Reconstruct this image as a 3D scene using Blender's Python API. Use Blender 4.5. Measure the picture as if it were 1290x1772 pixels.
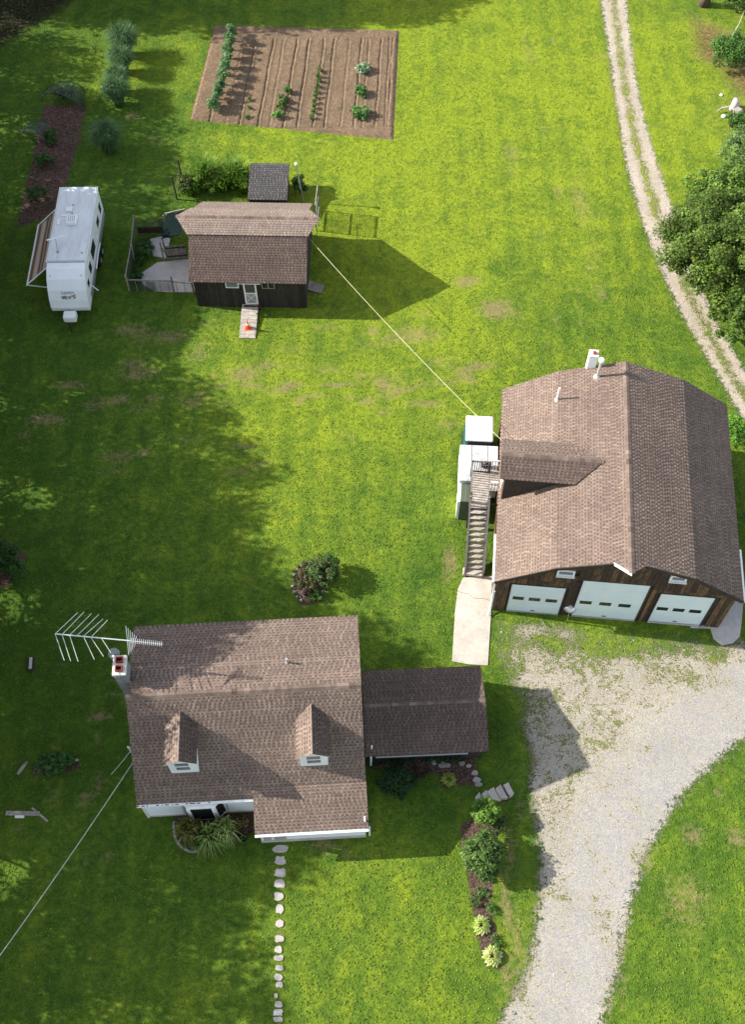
import bpy, bmesh, math, random
import numpy as np
from mathutils import Vector, Matrix
random.seed(7); rng=np.random.default_rng(11)
for o in list(bpy.data.objects): bpy.data.objects.remove(o)
S=bpy.context.scene; COL=S.collection
# ------------------------------------------------------------------ camera
F=1893.0; H=53.0; TH=math.radians(59.6); ROLL=math.atan(10/1109.0)
cam=bpy.data.cameras.new('camera'); camo=bpy.data.objects.new('camera',cam); COL.objects.link(camo)
cam.sensor_fit='VERTICAL'; cam.sensor_height=24.0; cam.lens=24.0*F/1772.0
cam.clip_start=0.5; cam.clip_end=6000
camo.matrix_world=Matrix.Translation((0,0,H))@Matrix.Rotation(math.pi/2-TH,4,'X')@Matrix.Rotation(-ROLL,4,'Z')
S.camera=camo
# ------------------------------------------------------------------ light
SUN=Vector((1.77,-0.30,-1.0))
w=bpy.data.worlds.new('World'); S.world=w; w.use_nodes=True
nt=w.node_tree; bg=nt.nodes['Background']; sky=nt.nodes.new('ShaderNodeTexSky'); sky.sky_type='NISHITA'
sky.sun_disc=False; sky.sun_elevation=math.radians(29.1); sky.sun_rotation=math.radians(279.6)
hs=nt.nodes.new('ShaderNodeHueSaturation'); hs.inputs['Saturation'].default_value=0.5
nt.links.new(sky.outputs[0],hs.inputs['Color']); nt.links.new(hs.outputs[0],bg.inputs[0]); bg.inputs[1].default_value=0.15
sl=bpy.data.lights.new('sun','SUN'); sl.energy=5.0; sl.angle=math.radians(0.5); sl.color=(1.0,0.95,0.86)
so=bpy.data.objects.new('sun',sl); COL.objects.link(so); so.rotation_euler=SUN.to_track_quat('-Z','Y').to_euler()
so.location=(-60,10,60)
S.view_settings.view_transform='Standard'; S.view_settings.look='None'; S.view_settings.gamma=1
S.view_settings.exposure=1.0; S.view_settings.use_curve_mapping=False

def at(px,py,z=0.0):
    """world point at height z seen at photograph pixel px,py (a survey of the photograph)"""
    x=(px-645)/F; y=-(py-886)/F
    c,s=math.cos(ROLL),math.sin(ROLL); x,y=x*c+y*s,-x*s+y*c
    d=(x,math.cos(TH)+y*math.sin(TH),-math.sin(TH)+y*math.cos(TH)); t=(H-z)/-d[2]
    return Vector((t*d[0],t*d[1],z))
# ------------------------------------------------------------------ materials
def lin(c): return tuple(((v/255.)/12.92 if v/255.<=.04045 else ((v/255.+.055)/1.055)**2.4) for v in c)
def newmat(name):
    m=bpy.data.materials.new(name); m.use_nodes=True; return m,m.node_tree,m.node_tree.nodes['Principled BSDF']
def N(nt,t,**k):
    n=nt.nodes.new(t)
    for a,b in k.items():
        if a.startswith('i_'): n.inputs[int(a[2:])].default_value=b
        else: setattr(n,a,b)
    return n
def noise(nt,vec,scale,detail=3,rough=.55,dist=0):
    n=N(nt,'ShaderNodeTexNoise'); n.inputs['Scale'].default_value=scale; n.inputs['Detail'].default_value=detail
    n.inputs['Roughness'].default_value=rough; n.inputs['Distortion'].default_value=dist
    if vec is not None: nt.links.new(vec,n.inputs['Vector'])
    return n.outputs['Fac']
def mrange(nt,v,a,b,c=0.,d=1.,clamp=True):
    n=N(nt,'ShaderNodeMapRange'); n.clamp=clamp; nt.links.new(v,n.inputs[0])
    for i,x in enumerate((a,b,c,d)): n.inputs[i+1].default_value=x
    return n.outputs[0]
def mixc(nt,fac,a,b,mode='MIX'):
    n=N(nt,'ShaderNodeMix',data_type='RGBA',blend_type=mode)
    for s,v in ((n.inputs[0],fac),(n.inputs[6],a),(n.inputs[7],b)):
        if isinstance(v,(int,float)): s.default_value=v
        elif isinstance(v,tuple): s.default_value=(*v[:3],1)
        else: nt.links.new(v,s)
    return n.outputs[2]
def math_(nt,op,a,b=None):
    n=N(nt,'ShaderNodeMath',operation=op)
    for i,v in enumerate((a,b)):
        if v is None: continue
        if isinstance(v,(int,float)): n.inputs[i].default_value=v
        else: nt.links.new(v,n.inputs[i])
    return n.outputs[0]
def bump(nt,h,strength,dist,bsdf):
    n=N(nt,'ShaderNodeBump'); n.inputs['Strength'].default_value=strength; n.inputs['Distance'].default_value=dist
    nt.links.new(h,n.inputs['Height']); nt.links.new(n.outputs[0],bsdf.inputs['Normal'])
def stretch(nt,vec,s):
    n=N(nt,'ShaderNodeMapping'); n.inputs['Scale'].default_value=s; nt.links.new(vec,n.inputs[0]); return n.outputs[0]
def simple(name,c,rough=.6,var=.15,scale=3.,bmp=.0,metal=0,st=(1,1,1),usecol=False,c2=None,rnd=0.,spec=.3):
    m,nt,b=newmat(name); g=N(nt,'ShaderNodeTexCoord').outputs['Object']
    v=stretch(nt,g,st) if st!=(1,1,1) else g
    f=noise(nt,v,scale,5,.6); f2=noise(nt,v,scale*9,3,.6)
    k=mrange(nt,math_(nt,'ADD',math_(nt,'MULTIPLY',f,.65),math_(nt,'MULTIPLY',f2,.35)),.35,.65)
    lo=tuple(x*(1-var) for x in c); hi=c2 if c2 else tuple(min(1,x*(1+var)) for x in c)
    col=mixc(nt,k,lo,hi)
    if usecol:
        a=N(nt,'ShaderNodeAttribute',attribute_name='Col'); col=mixc(nt,1.,col,a.outputs['Color'],'MULTIPLY')
    if rnd:
        oi=N(nt,'ShaderNodeObjectInfo'); r=mrange(nt,oi.outputs['Random'],0,1,1-rnd,1+rnd)
        hs=N(nt,'ShaderNodeHueSaturation'); nt.links.new(col,hs.inputs['Color']); nt.links.new(r,hs.inputs['Value']); col=hs.outputs[0]
    nt.links.new(col,b.inputs['Base Color']); b.inputs['Roughness'].default_value=rough; b.inputs['Metallic'].default_value=metal
    b.inputs['Specular IOR Level'].default_value=spec
    if bmp: bump(nt,f2,.6,bmp,b)
    return m
def leafmat(name,mul=1.):
    m,nt,b=newmat(name); a=N(nt,'ShaderNodeAttribute',attribute_name='Col')
    nt.links.new(a.outputs['Color'],b.inputs['Base Color']); b.inputs['Roughness'].default_value=.55
    b.inputs['Specular IOR Level'].default_value=.25
    t=N(nt,'ShaderNodeBsdfTranslucent'); nt.links.new(a.outputs['Color'],t.inputs[0])
    mx=N(nt,'ShaderNodeMixShader'); mx.inputs[0].default_value=.34
    nt.links.new(b.outputs[0],mx.inputs[1]); nt.links.new(t.outputs[0],mx.inputs[2])
    nt.links.new(mx.outputs[0],nt.nodes['Material Output'].inputs[0]); return m
def grass_color(nt):
    """returns colour socket and height socket of lawn grass (world coordinates)"""
    pos=N(nt,'ShaderNodeNewGeometry').outputs['Position']
    n1=noise(nt,pos,.13,3,.6); n2=noise(nt,pos,.55,5,.68,.8); n3=noise(nt,pos,3.2,4,.65,.4); n4=noise(nt,pos,9.,4,.75,.3); n5=noise(nt,pos,16.,2,.7)
    yel=N(nt,'ShaderNodeAttribute',attribute_name='yel').outputs['Fac']
    bare=N(nt,'ShaderNodeAttribute',attribute_name='bare').outputs['Fac']
    # mowing stripes
    sp=N(nt,'ShaderNodeSeparateXYZ'); nt.links.new(pos,sp.inputs[0])
    wob=math_(nt,'MULTIPLY',n1,3.0)
    stripe=math_(nt,'SINE',math_(nt,'ADD',math_(nt,'MULTIPLY',sp.outputs[0],4.4),wob))
    k=math_(nt,'ADD',math_(nt,'MULTIPLY',n2,1.9),math_(nt,'MULTIPLY',n1,.9))
    k=math_(nt,'ADD',k,math_(nt,'MULTIPLY',stripe,.07)); k=math_(nt,'ADD',k,math_(nt,'MULTIPLY',n3,.95))
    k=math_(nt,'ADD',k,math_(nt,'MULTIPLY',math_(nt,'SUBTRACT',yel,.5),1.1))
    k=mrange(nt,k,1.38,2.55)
    r=N(nt,'ShaderNodeValToRGB'); nt.links.new(k,r.inputs[0]); e=r.color_ramp.elements
    e[0].position=0; e[0].color=(.050,.108,.013,1); e[1].position=1; e[1].color=(.218,.282,.020,1)
    x=e.new(.38); x.color=(.092,.160,.017,1); x=e.new(.7); x.color=(.150,.216,.019,1)
    col=r.outputs[0]
    # clump light/dark from blade tips and thatch
    kk=mrange(nt,math_(nt,'ADD',math_(nt,'ADD',math_(nt,'MULTIPLY',n4,.5),math_(nt,'MULTIPLY',n5,.25)),math_(nt,'MULTIPLY',n3,.25)),.34,.66)
    val=mixc(nt,kk,(.50,.56,.60),(1.48,1.40,1.28)); col=mixc(nt,1.,col,val,'MULTIPLY')
    # thin reddish thatch, dry patches
    n6=noise(nt,pos,1.1,5,.7,1.2); d=mrange(nt,math_(nt,'ADD',math_(nt,'MULTIPLY',n6,.9),math_(nt,'MULTIPLY',n4,.35)),.72,.92)
    col=mixc(nt,math_(nt,'MULTIPLY',d,.7),col,(.185,.125,.055))
    bb=math_(nt,'ADD',bare,math_(nt,'MULTIPLY',math_(nt,'SUBTRACT',n3,.5),1.1)); bb=math_(nt,'ADD',bb,math_(nt,'MULTIPLY',math_(nt,'SUBTRACT',n4,.5),1.0))
    bb=math_(nt,'MULTIPLY',mrange(nt,bb,.36,.80),mrange(nt,bare,.02,.2))
    col=mixc(nt,math_(nt,'MULTIPLY',bb,.74),col,mixc(nt,n5,(.19,.115,.07),(.35,.24,.145)))
    h=math_(nt,'ADD',math_(nt,'ADD',math_(nt,'MULTIPLY',n4,.7),math_(nt,'MULTIPLY',n5,.3)),math_(nt,'MULTIPLY',n3,.5))
    return col,h,pos,(n1,n2,n3,n4,n5)
def m_lawn():
    m,nt,b=newmat('lawn_grass'); col,h,pos,_=grass_color(nt)
    nt.links.new(col,b.inputs['Base Color']); b.inputs['Roughness'].default_value=.9; b.inputs['Specular IOR Level'].default_value=.1
    bump(nt,h,1.,.10,b); return m
def m_sheet(name,c1,c2,scale,soft,weeds=.0,cw=None,edge=(0.,.35),bmp=.03):
    """ground sheet whose rim breaks up into lawn: attribute d = metres inside the outline"""
    m,nt,b=newmat(name); gcol,gh,pos,(n1,n2,n3,n4,n5)=grass_color(nt)
    vo=N(nt,'ShaderNodeTexVoronoi'); vo.inputs['Scale'].default_value=scale; nt.links.new(pos,vo.inputs['Vector'])
    a=noise(nt,pos,scale*.8,3,.7)
    vs=N(nt,'ShaderNodeSeparateColor'); nt.links.new(vo.outputs['Color'],vs.inputs[0])
    k=math_(nt,'ADD',math_(nt,'MULTIPLY',vs.outputs[0],.5),math_(nt,'MULTIPLY',a,.5)); k=mrange(nt,k,.25,.75)
    base=mixc(nt,k,c1,c2); big=mrange(nt,noise(nt,pos,.5,4,.6),.3,.7,.86,1.12)
    base=mixc(nt,1.,base,mixc(nt,mrange(nt,n3,.35,.65),(.88,.88,.9),(1.1,1.08,1.05)),'MULTIPLY')
    bs=N(nt,'ShaderNodeHueSaturation'); nt.links.new(base,bs.inputs['Color']); nt.links.new(big,bs.inputs['Value']); base=bs.outputs[0]
    rut=N(nt,'ShaderNodeAttribute',attribute_name='rut').outputs['Fac']
    base=mixc(nt,math_(nt,'MULTIPLY',rut,mrange(nt,n2,.3,.7,.35,.8)),base,mixc(nt,k,(.265,.257,.252),(.36,.351,.345)))
    d=N(nt,'ShaderNodeAttribute',attribute_name='d').outputs['Fac']; wd=N(nt,'ShaderNodeAttribute',attribute_name='weed').outputs['Fac']
    q=math_(nt,'ADD',d,math_(nt,'MULTIPLY',math_(nt,'SUBTRACT',n3,.5),soft*2.4))
    q=math_(nt,'ADD',q,math_(nt,'MULTIPLY',math_(nt,'SUBTRACT',n4,.5),soft*2.2))
    q=math_(nt,'ADD',q,math_(nt,'MULTIPLY',math_(nt,'SUBTRACT',n5,.5),soft*.9))
    f=mrange(nt,q,edge[0],edge[1])
    if weeds:
        t=math_(nt,'ADD',math_(nt,'MULTIPLY',math_(nt,'SUBTRACT',n3,.5),1.5),math_(nt,'MULTIPLY',math_(nt,'ADD',math_(nt,'SUBTRACT',n4,.5),math_(nt,'SUBTRACT',n5,.5)),1.5))
        t=math_(nt,'ADD',t,math_(nt,'MULTIPLY',math_(nt,'SUBTRACT',n2,.5),1.5))
        t=math_(nt,'ADD',t,math_(nt,'SUBTRACT',wd,.55)); wf=mrange(nt,t,-.02,.3)
        base=mixc(nt,mrange(nt,t,-.42,.05,0,.8),base,cw or (.30,.27,.13))
        f=math_(nt,'MULTIPLY',f,math_(nt,'SUBTRACT',1.,math_(nt,'MULTIPLY',wf,weeds)))
    col=mixc(nt,f,gcol,base); nt.links.new(col,b.inputs['Base Color']); b.inputs['Roughness'].default_value=.92; b.inputs['Specular IOR Level'].default_value=.1
    hm=N(nt,'ShaderNodeMix',data_type='FLOAT'); nt.links.new(f,hm.inputs[0]); nt.links.new(math_(nt,'MULTIPLY',gh,.10),hm.inputs[2]); nt.links.new(math_(nt,'MULTIPLY',math_(nt,'ADD',k,n4),bmp),hm.inputs[3])
    bump(nt,hm.outputs[0],1.,1.,b); return m

M={}
M['lawn']=m_lawn()
M['gravel']=m_sheet('gravel',(.25,.232,.205),(.46,.43,.385),26.,.75,.95,(.40,.345,.225),(-.08,.2),.012)
M['track']=m_sheet('pale_gravel_track',(.33,.285,.235),(.50,.435,.36),22.,.5,.95,(.36,.32,.18),(-.06,.14),.012)
M['soil']=m_sheet('tilled_soil',(.148,.102,.064),(.222,.158,.104),9.,.06,0,None,(0.,.05),.03)
M['mulch']=m_sheet('mulch',(.045,.026,.020),(.165,.108,.086),14.,.3,.0,None,(-.05,.1),.06)
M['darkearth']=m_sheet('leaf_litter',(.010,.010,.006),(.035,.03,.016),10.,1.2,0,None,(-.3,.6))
M['redearth']=m_sheet('reddish_thatch',(.10,.075,.03),(.24,.16,.07),8.,.8,.5,(.14,.12,.04),(-.3,1.2))
M['concrete']=simple('concrete',(.50,.44,.375),.88,.24,.9,.004,c2=(.58,.52,.45))
M['slab']=simple('old_slab',(.46,.43,.40),.9,.18,1.6,.004)
M['flag']=simple('flagstone',(.44,.40,.37),.85,.15,3.,.01,rnd=.12)
M['shingle']=simple('asphalt_shingle',(.90,.90,.90),.95,.20,.55,.004,usecol=True)
M['white']=simple('white_paint',(.80,.81,.80),.5,.05,2.)
M['siding']=simple('pale_siding',(.84,.88,.90),.5,.03,2.)
M['trim']=simple('white_trim',(.82,.82,.80),.45,.05,3.)
M['rv']=simple('gelcoat_white',(.80,.83,.85),.35,.05,1.2,spec=.5)
M['rvroof']=simple('rubber_roof',(.60,.63,.65),.75,.10,.8,st=(3,.5,1),c2=(.74,.76,.78))
M['glass']=simple('dark_glass',(.015,.018,.022),.12,.1,2.,spec=.5)
M['glass2']=simple('grey_glass',(.16,.18,.19),.15,.3,2.,spec=.5)
M['black']=simple('black_rubber',(.02,.02,.02),.8,.2,4.)
M['alum']=simple('aluminium',(.62,.63,.62),.38,.08,5.,metal=.6,spec=.5)
M['greymetal']=simple('grey_metal',(.30,.31,.31),.5,.12,5.,metal=.3)
M['bark']=simple('bark',(.10,.07,.05),.95,.4,5.,.02,st=(1,1,.25))
M['wood']=simple('weathered_wood',(.23,.19,.165),.85,.3,3.5,.004,c2=(.36,.31,.27),rnd=.15)
M['deck']=simple('weathered_tread',(.33,.285,.25),.85,.3,5.,.004,c2=(.52,.46,.40),rnd=.12)
M['railwood']=simple('grey_rail_wood',(.15,.14,.135),.85,.25,5.,.004,rnd=.1)
M['darkwood']=simple('dark_wood',(.045,.034,.026),.9,.4,4.,.006)
M['gdoor']=simple('garage_door_white',(.66,.76,.79),.4,.05,.8,c2=(.72,.80,.82))
M['red']=simple('clay_flue',(.22,.035,.025),.8,.2,6.)
M['mortar']=simple('chimney_cap',(.60,.57,.53),.9,.1,6.)
M['cblock']=simple('grey_block',(.22,.225,.225),.9,.15,4.,.006,rnd=.12)
M['orange']=simple('cone_orange',(.85,.10,.02),.5,.08,3.)
M['green']=simple('truck_green',(.012,.075,.06),.3,.1,3.,spec=.5)
M['olive']=simple('olive_panel',(.09,.115,.075),.6,.1,3.)
M['rope']=simple('yellow_cord',(.55,.52,.32),.7,.1,5.)
M['cable']=simple('pale_cable',(.42,.44,.36),.7,.1,5.)
M['stone']=simple('field_stone',(.30,.28,.26),.9,.3,5.,.02,rnd=.2)
M['stained']=simple('stained_white',(.30,.30,.29),.5,.02,1.1,c2=(.80,.80,.79))
M['leaf']=leafmat('foliage')
M['net']=simple('garden_net',(.03,.045,.035),.95,.2,6.,spec=0.)
M['tarp']=simple('green_tarp',(.008,.014,.014),.9,.2,3.,spec=.0)
def m_boards(name,dark,mid,hi,amt):
    m,nt,b=newmat(name); g=N(nt,'ShaderNodeTexCoord').outputs['Object']; oi=N(nt,'ShaderNodeObjectInfo').outputs['Random']
    cb=N(nt,'ShaderNodeCombineXYZ'); nt.links.new(math_(nt,'MULTIPLY',oi,37.),cb.inputs[2]); nt.links.new(math_(nt,'MULTIPLY',oi,17.),cb.inputs[0])
    va=N(nt,'ShaderNodeVectorMath',operation='ADD'); nt.links.new(g,va.inputs[0]); nt.links.new(cb.outputs[0],va.inputs[1])
    v=stretch(nt,va.outputs[0],(6,6,.9)); a=noise(nt,v,1.3,5,.7,.5); c=noise(nt,v,5.,4,.7)
    sp=N(nt,'ShaderNodeSeparateXYZ'); nt.links.new(g,sp.inputs[0])
    k=math_(nt,'ADD',math_(nt,'MULTIPLY',math_(nt,'ADD',math_(nt,'MULTIPLY',a,.6),math_(nt,'MULTIPLY',c,.4)),.85),math_(nt,'MULTIPLY',oi,.15))
    col=mixc(nt,mrange(nt,c,.3,.7),dark,mid); col=mixc(nt,math_(nt,'MULTIPLY',mrange(nt,k,.47,.72),amt),col,hi)
    nt.links.new(col,b.inputs['Base Color']); b.inputs['Roughness'].default_value=.9; bump(nt,c,.6,.006,b); return m
M['barnboard']=m_boards('barn_board',(.016,.010,.007),(.055,.031,.017),(.30,.17,.07),.85)
M['shedboard']=m_boards('shed_board',(.008,.007,.006),(.028,.021,.017),(.10,.075,.06),.6)
def m_awning():
    m,nt,b=newmat('awning_stripes'); g=N(nt,'ShaderNodeTexCoord').outputs['Object']; sp=N(nt,'ShaderNodeSeparateXYZ'); nt.links.new(g,sp.inputs[0])
    s=math_(nt,'SINE',math_(nt,'MULTIPLY',sp.outputs[0],24.)); s2=math_(nt,'SINE',math_(nt,'ADD',math_(nt,'MULTIPLY',sp.outputs[0],9.),2.))
    col=mixc(nt,mrange(nt,s,-.1,.3),(.10,.055,.035),(.30,.21,.15)); col=mixc(nt,mrange(nt,s2,.5,.7),col,(.42,.34,.28))
    nt.links.new(col,b.inputs['Base Color']); b.inputs['Roughness'].default_value=.8; return m
M['awning']=m_awning()
def m_wire():
    m,nt,b=newmat('wire_mesh'); g=N(nt,'ShaderNodeTexCoord').outputs['Object']; sp=N(nt,'ShaderNodeSeparateXYZ'); nt.links.new(g,sp.inputs[0])
    a=mrange(nt,math_(nt,'SINE',math_(nt,'MULTIPLY',sp.outputs[0],70.)),.55,.6); c=mrange(nt,math_(nt,'SINE',math_(nt,'MULTIPLY',sp.outputs[2],70.)),.55,.6)
    c2=mrange(nt,math_(nt,'SINE',math_(nt,'MULTIPLY',sp.outputs[1],70.)),.55,.6)
    al=math_(nt,'MULTIPLY',math_(nt,'MAXIMUM',math_(nt,'MAXIMUM',a,c),c2),.75)
    b.inputs['Base Color'].default_value=(.05,.07,.055,1); nt.links.new(al,b.inputs['Alpha']); b.inputs['Roughness'].default_value=.8; return m
M['wire']=m_wire()
# ------------------------------------------------------------------ object helpers
def tag(o,label=None,cat=None,group=None,kind=None):
    if label: o['label']=label
    if cat: o['category']=cat
    if group: o['group']=group
    if kind: o['kind']=kind
    return o
def empty(name,loc,rz=0,label=None,cat=None,group=None):
    o=bpy.data.objects.new(name,None); COL.objects.link(o); o.location=loc; o.rotation_euler=(0,0,rz); o.empty_display_size=.3
    return tag(o,label,cat,group)
class MB:
    def __init__(s): s.v=[];s.f=[];s.c=[];s.mi=[];s.cm=0;s.cc=(1,1,1)
    def col(s,c): s.cc=c; return s
    def face(s,pts,c=None):
        n=len(s.v); s.v+= [tuple(p) for p in pts]; s.f.append(tuple(range(n,n+len(pts)))); s.c+=[c or s.cc]*len(pts); s.mi.append(s.cm); return s
    def poly(s,vs,fs,c=None):
        n=len(s.v); s.v+=[tuple(p) for p in vs]; s.c+=[c or s.cc]*len(vs)
        for f in fs: s.f.append(tuple(i+n for i in f)); s.mi.append(s.cm)
        return s
    def box(s,x0,x1,y0,y1,z0,z1,c=None):
        return s.poly([(x0,y0,z0),(x1,y0,z0),(x1,y1,z0),(x0,y1,z0),(x0,y0,z1),(x1,y0,z1),(x1,y1,z1),(x0,y1,z1)],
          [(3,2,1,0),(4,5,6,7),(0,1,5,4),(1,2,6,5),(2,3,7,6),(3,0,4,7)],c)
    def beam(s,a,b,w,h,c=None,up=(0,0,1)):
        a=Vector(a);b=Vector(b);d=(b-a).normalized();u=Vector(up)
        if abs(d.dot(u))>.98: u=Vector((0,1,0))
        x=d.cross(u).normalized()*w/2; y=x.cross(d).normalized()*h/2
        return s.poly([a-x-y,a+x-y,a+x+y,a-x+y,b-x-y,b+x-y,b+x+y,b-x+y],[(0,1,2,3),(7,6,5,4),(0,4,5,1),(1,5,6,2),(2,6,7,3),(3,7,4,0)],c)
    def tube(s,pts,r,n=8,c=None,cap=True):
        pts=[Vector(p) for p in pts]; rs=r if isinstance(r,(list,tuple)) else [r]*len(pts); rings=[]; vs=[]; fs=[]
        for i,p in enumerate(pts):
            d=(pts[min(i+1,len(pts)-1)]-pts[max(i-1,0)]).normalized(); u=Vector((0,0,1)) if abs(d.z)<.9 else Vector((1,0,0))
            x=d.cross(u).normalized(); y=d.cross(x)
            for k in range(n): a=2*math.pi*k/n; vs.append(p+(x*math.cos(a)+y*math.sin(a))*rs[i])
        for i in range(len(pts)-1):
            for k in range(n): fs.append((i*n+k,i*n+(k+1)%n,(i+1)*n+(k+1)%n,(i+1)*n+k))
        if cap: fs.append(tuple(range(n))); fs.append(tuple(range((len(pts)-1)*n,len(pts)*n))[::-1])
        return s.poly(vs,fs,c)
    def lathe(s,prof,n=20,o=(0,0,0),c=None):
        vs=[];fs=[]
        for r,z in prof:
            for k in range(n): a=2*math.pi*k/n; vs.append((o[0]+r*math.cos(a),o[1]+r*math.sin(a),o[2]+z))
        for i in range(len(prof)-1):
            for k in range(n): fs.append((i*n+k,i*n+(k+1)%n,(i+1)*n+(k+1)%n,(i+1)*n+k))
        fs.append(tuple(range(n))[::-1]); fs.append(tuple(range((len(prof)-1)*n,len(prof)*n)))
        return s.poly(vs,fs,c)
    def prism(s,pts,z0,z1,c=None):
        n=len(pts); vs=[(p[0],p[1],z0) for p in pts]+[(p[0],p[1],z1) for p in pts]
        fs=[tuple(range(n))[::-1],tuple(range(n,2*n))]+[(i,(i+1)%n,(i+1)%n+n,i+n) for i in range(n)]
        return s.poly(vs,fs,c)
    def mesh(s,name,mats):
        me=bpy.data.meshes.new(name); me.from_pydata(s.v,[],s.f)
        for m in (mats if isinstance(mats,(list,tuple)) else [mats]): me.materials.append(M[m] if isinstance(m,str) else m)
        if any(s.mi): me.polygons.foreach_set('material_index',s.mi)
        a=me.color_attributes.new('Col','FLOAT_COLOR','POINT'); a.data.foreach_set('color',np.array([(*c,1) for c in s.c],dtype=np.float32).ravel())
        me.update(); return me
    def build(s,name,mats,parent=None,bevel=0,smooth=False,fix=False,loc=None,rot=None):
        me=s.mesh(name,mats)
        if fix or smooth:
            bm=bmesh.new(); bm.from_mesh(me); bmesh.ops.recalc_face_normals(bm,faces=bm.faces); bm.to_mesh(me); bm.free()
        if smooth:
            for p in me.polygons: p.use_smooth=True
        o=bpy.data.objects.new(name,me); COL.objects.link(o); o.parent=parent
        if loc is not None: o.location=loc
        if rot is not None: o.rotation_euler=rot
        if bevel:
            b=o.modifiers.new('bevel','BEVEL'); b.width=bevel; b.segments=2; b.limit_method='ANGLE'; b.angle_limit=.7
        return o
def share(me,name,parent=None,loc=(0,0,0),rz=0,sc=1):
    o=bpy.data.objects.new(name,me); COL.objects.link(o); o.parent=parent; o.location=loc; o.rotation_euler=(0,0,rz); o.scale=(sc,sc,sc) if not isinstance(sc,tuple) else sc; return o
def copy_tree(o,parent=None):
    c=o.copy(); COL.objects.link(c); c.parent=parent
    for ch in list(o.children): copy_tree(ch,c)
    return c
# ------------------------------------------------------------------ ground
def sdf(poly,X,Y):
    p=np.array([(a[0],a[1]) for a in poly]); n=len(p); d=np.full(X.shape,1e9); ins=np.zeros(X.shape,bool)
    for i in range(n):
        a=p[i];b=p[(i+1)%n];e=b-a; L=(e@e)+1e-12
        t=np.clip(((X-a[0])*e[0]+(Y-a[1])*e[1])/L,0,1); dx=X-a[0]-t*e[0];dy=Y-a[1]-t*e[1]; d=np.minimum(d,dx*dx+dy*dy)
        c=((a[1]>Y)!=(b[1]>Y))&(X<(b[0]-a[0])*(Y-a[1])/(b[1]-a[1]+1e-12)+a[0]); ins^=c
    return np.where(ins,1,-1)*np.sqrt(d)
PX=lambda L,z=0:[at(x,y,z) for x,y in L]
BARE=[(860,535,1.1,.8,.8),(808,487,.9,.5,.8),(720,580,1.6,.8,.65),(645,595,1.3,.5,.5),(760,625,1.2,.7,.5),(680,655,1.5,.7,.45),(600,755,1.,.5,.45),
 (775,735,1.,.8,.5),(1005,350,.7,2.4,.55),(1030,440,.6,1.8,.45),(955,70,.4,.3,.7),(300,585,1.2,.6,.5),(350,600,1.,.4,.5),(205,692,.8,.4,.75),(80,725,1.3,.4,.75),
 (165,700,1.,.4,.6),(240,710,.9,.4,.5),(330,760,1.,.4,.5),(1190,1560,1.3,1.5,.55),(1200,1445,.5,.5,.7),(1275,1450,.5,.5,.7),(1245,1372,.3,.3,.7),(885,1470,.35,1.2,.6),(875,1560,.3,1.6,.65),(895,1620,.3,1.6,.6),(880,1690,.4,1.,.6),(1075,1690,.3,1.5,.5),(1120,1480,.3,1.2,.5),(900,1400,.3,1.,.5),(170,1240,.6,.25,.8),
 (200,1170,.5,.4,.5),(150,1385,.5,.5,.6),(170,1355,.4,.6,.6),(115,1430,.5,.5,.4),(210,1430,.4,.5,.4),(780,970,.4,1.,.75),(770,1000,.3,.5,.6),(560,1460,.9,.5,.65),(600,1480,.8,.4,.5),
 (485,1615,.5,.5,.5),(520,1650,.4,.6,.4),(380,1680,.8,.8,.25),(1290,200,4.,4.,.4),(330,690,1.4,.5,.45),(390,700,1.,.5,.45),(440,780,.9,.4,.4),(370,560,1.,.6,.4),
 (250,580,1.,1.,.5),(230,60,1.5,.5,.3),(270,240,.5,1.,.45),(230,200,.7,.6,.6),(980,320,1.5,2.,.3),(900,390,1.,1.5,.25),(720,220,.8,.6,.2),(1085,140,.7,.6,.1),(1150,430,.5,.5,.2)]
_r=random.Random(4)
for _k in range(60): BARE.append((_r.choice([_r.gauss(650,130),_r.gauss(300,150)]),_r.gauss(680,70),_r.uniform(.35,1.2),_r.uniform(.2,.45),_r.uniform(.5,.8)))
for _k in range(26): BARE.append((_r.uniform(880,1060),_r.uniform(60,560),_r.uniform(.2,.6),_r.uniform(.5,1.4),_r.uniform(.35,.6)))
for _k in range(22): BARE.append((_r.uniform(20,220),_r.uniform(1130,1500),_r.uniform(.2,.5),_r.uniform(.2,.5),_r.uniform(.35,.6)))
BP=[(at(a,b),sx,sy,s) for a,b,sx,sy,s in BARE]
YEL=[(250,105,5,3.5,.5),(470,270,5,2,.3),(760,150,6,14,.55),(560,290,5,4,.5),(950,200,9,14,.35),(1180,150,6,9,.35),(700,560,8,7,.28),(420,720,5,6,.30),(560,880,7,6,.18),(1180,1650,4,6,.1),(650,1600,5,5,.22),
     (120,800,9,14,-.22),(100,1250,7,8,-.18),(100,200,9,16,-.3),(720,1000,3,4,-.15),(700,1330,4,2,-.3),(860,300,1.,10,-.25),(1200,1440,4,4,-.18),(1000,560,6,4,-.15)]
YP=[(at(a,b),sx,sy,s) for a,b,sx,sy,s in YEL]
def paint(X,Y):
    bare=np.zeros(X.shape); yel=np.full(X.shape,.44)
    for c,sx,sy,s in BP: bare=np.maximum(bare,s*np.exp(-.5*(((X-c.x)/sx)**2+((Y-c.y)/sy)**2)))
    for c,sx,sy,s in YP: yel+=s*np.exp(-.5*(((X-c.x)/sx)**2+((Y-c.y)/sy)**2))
    return bare,np.clip(yel,0,1)
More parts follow.
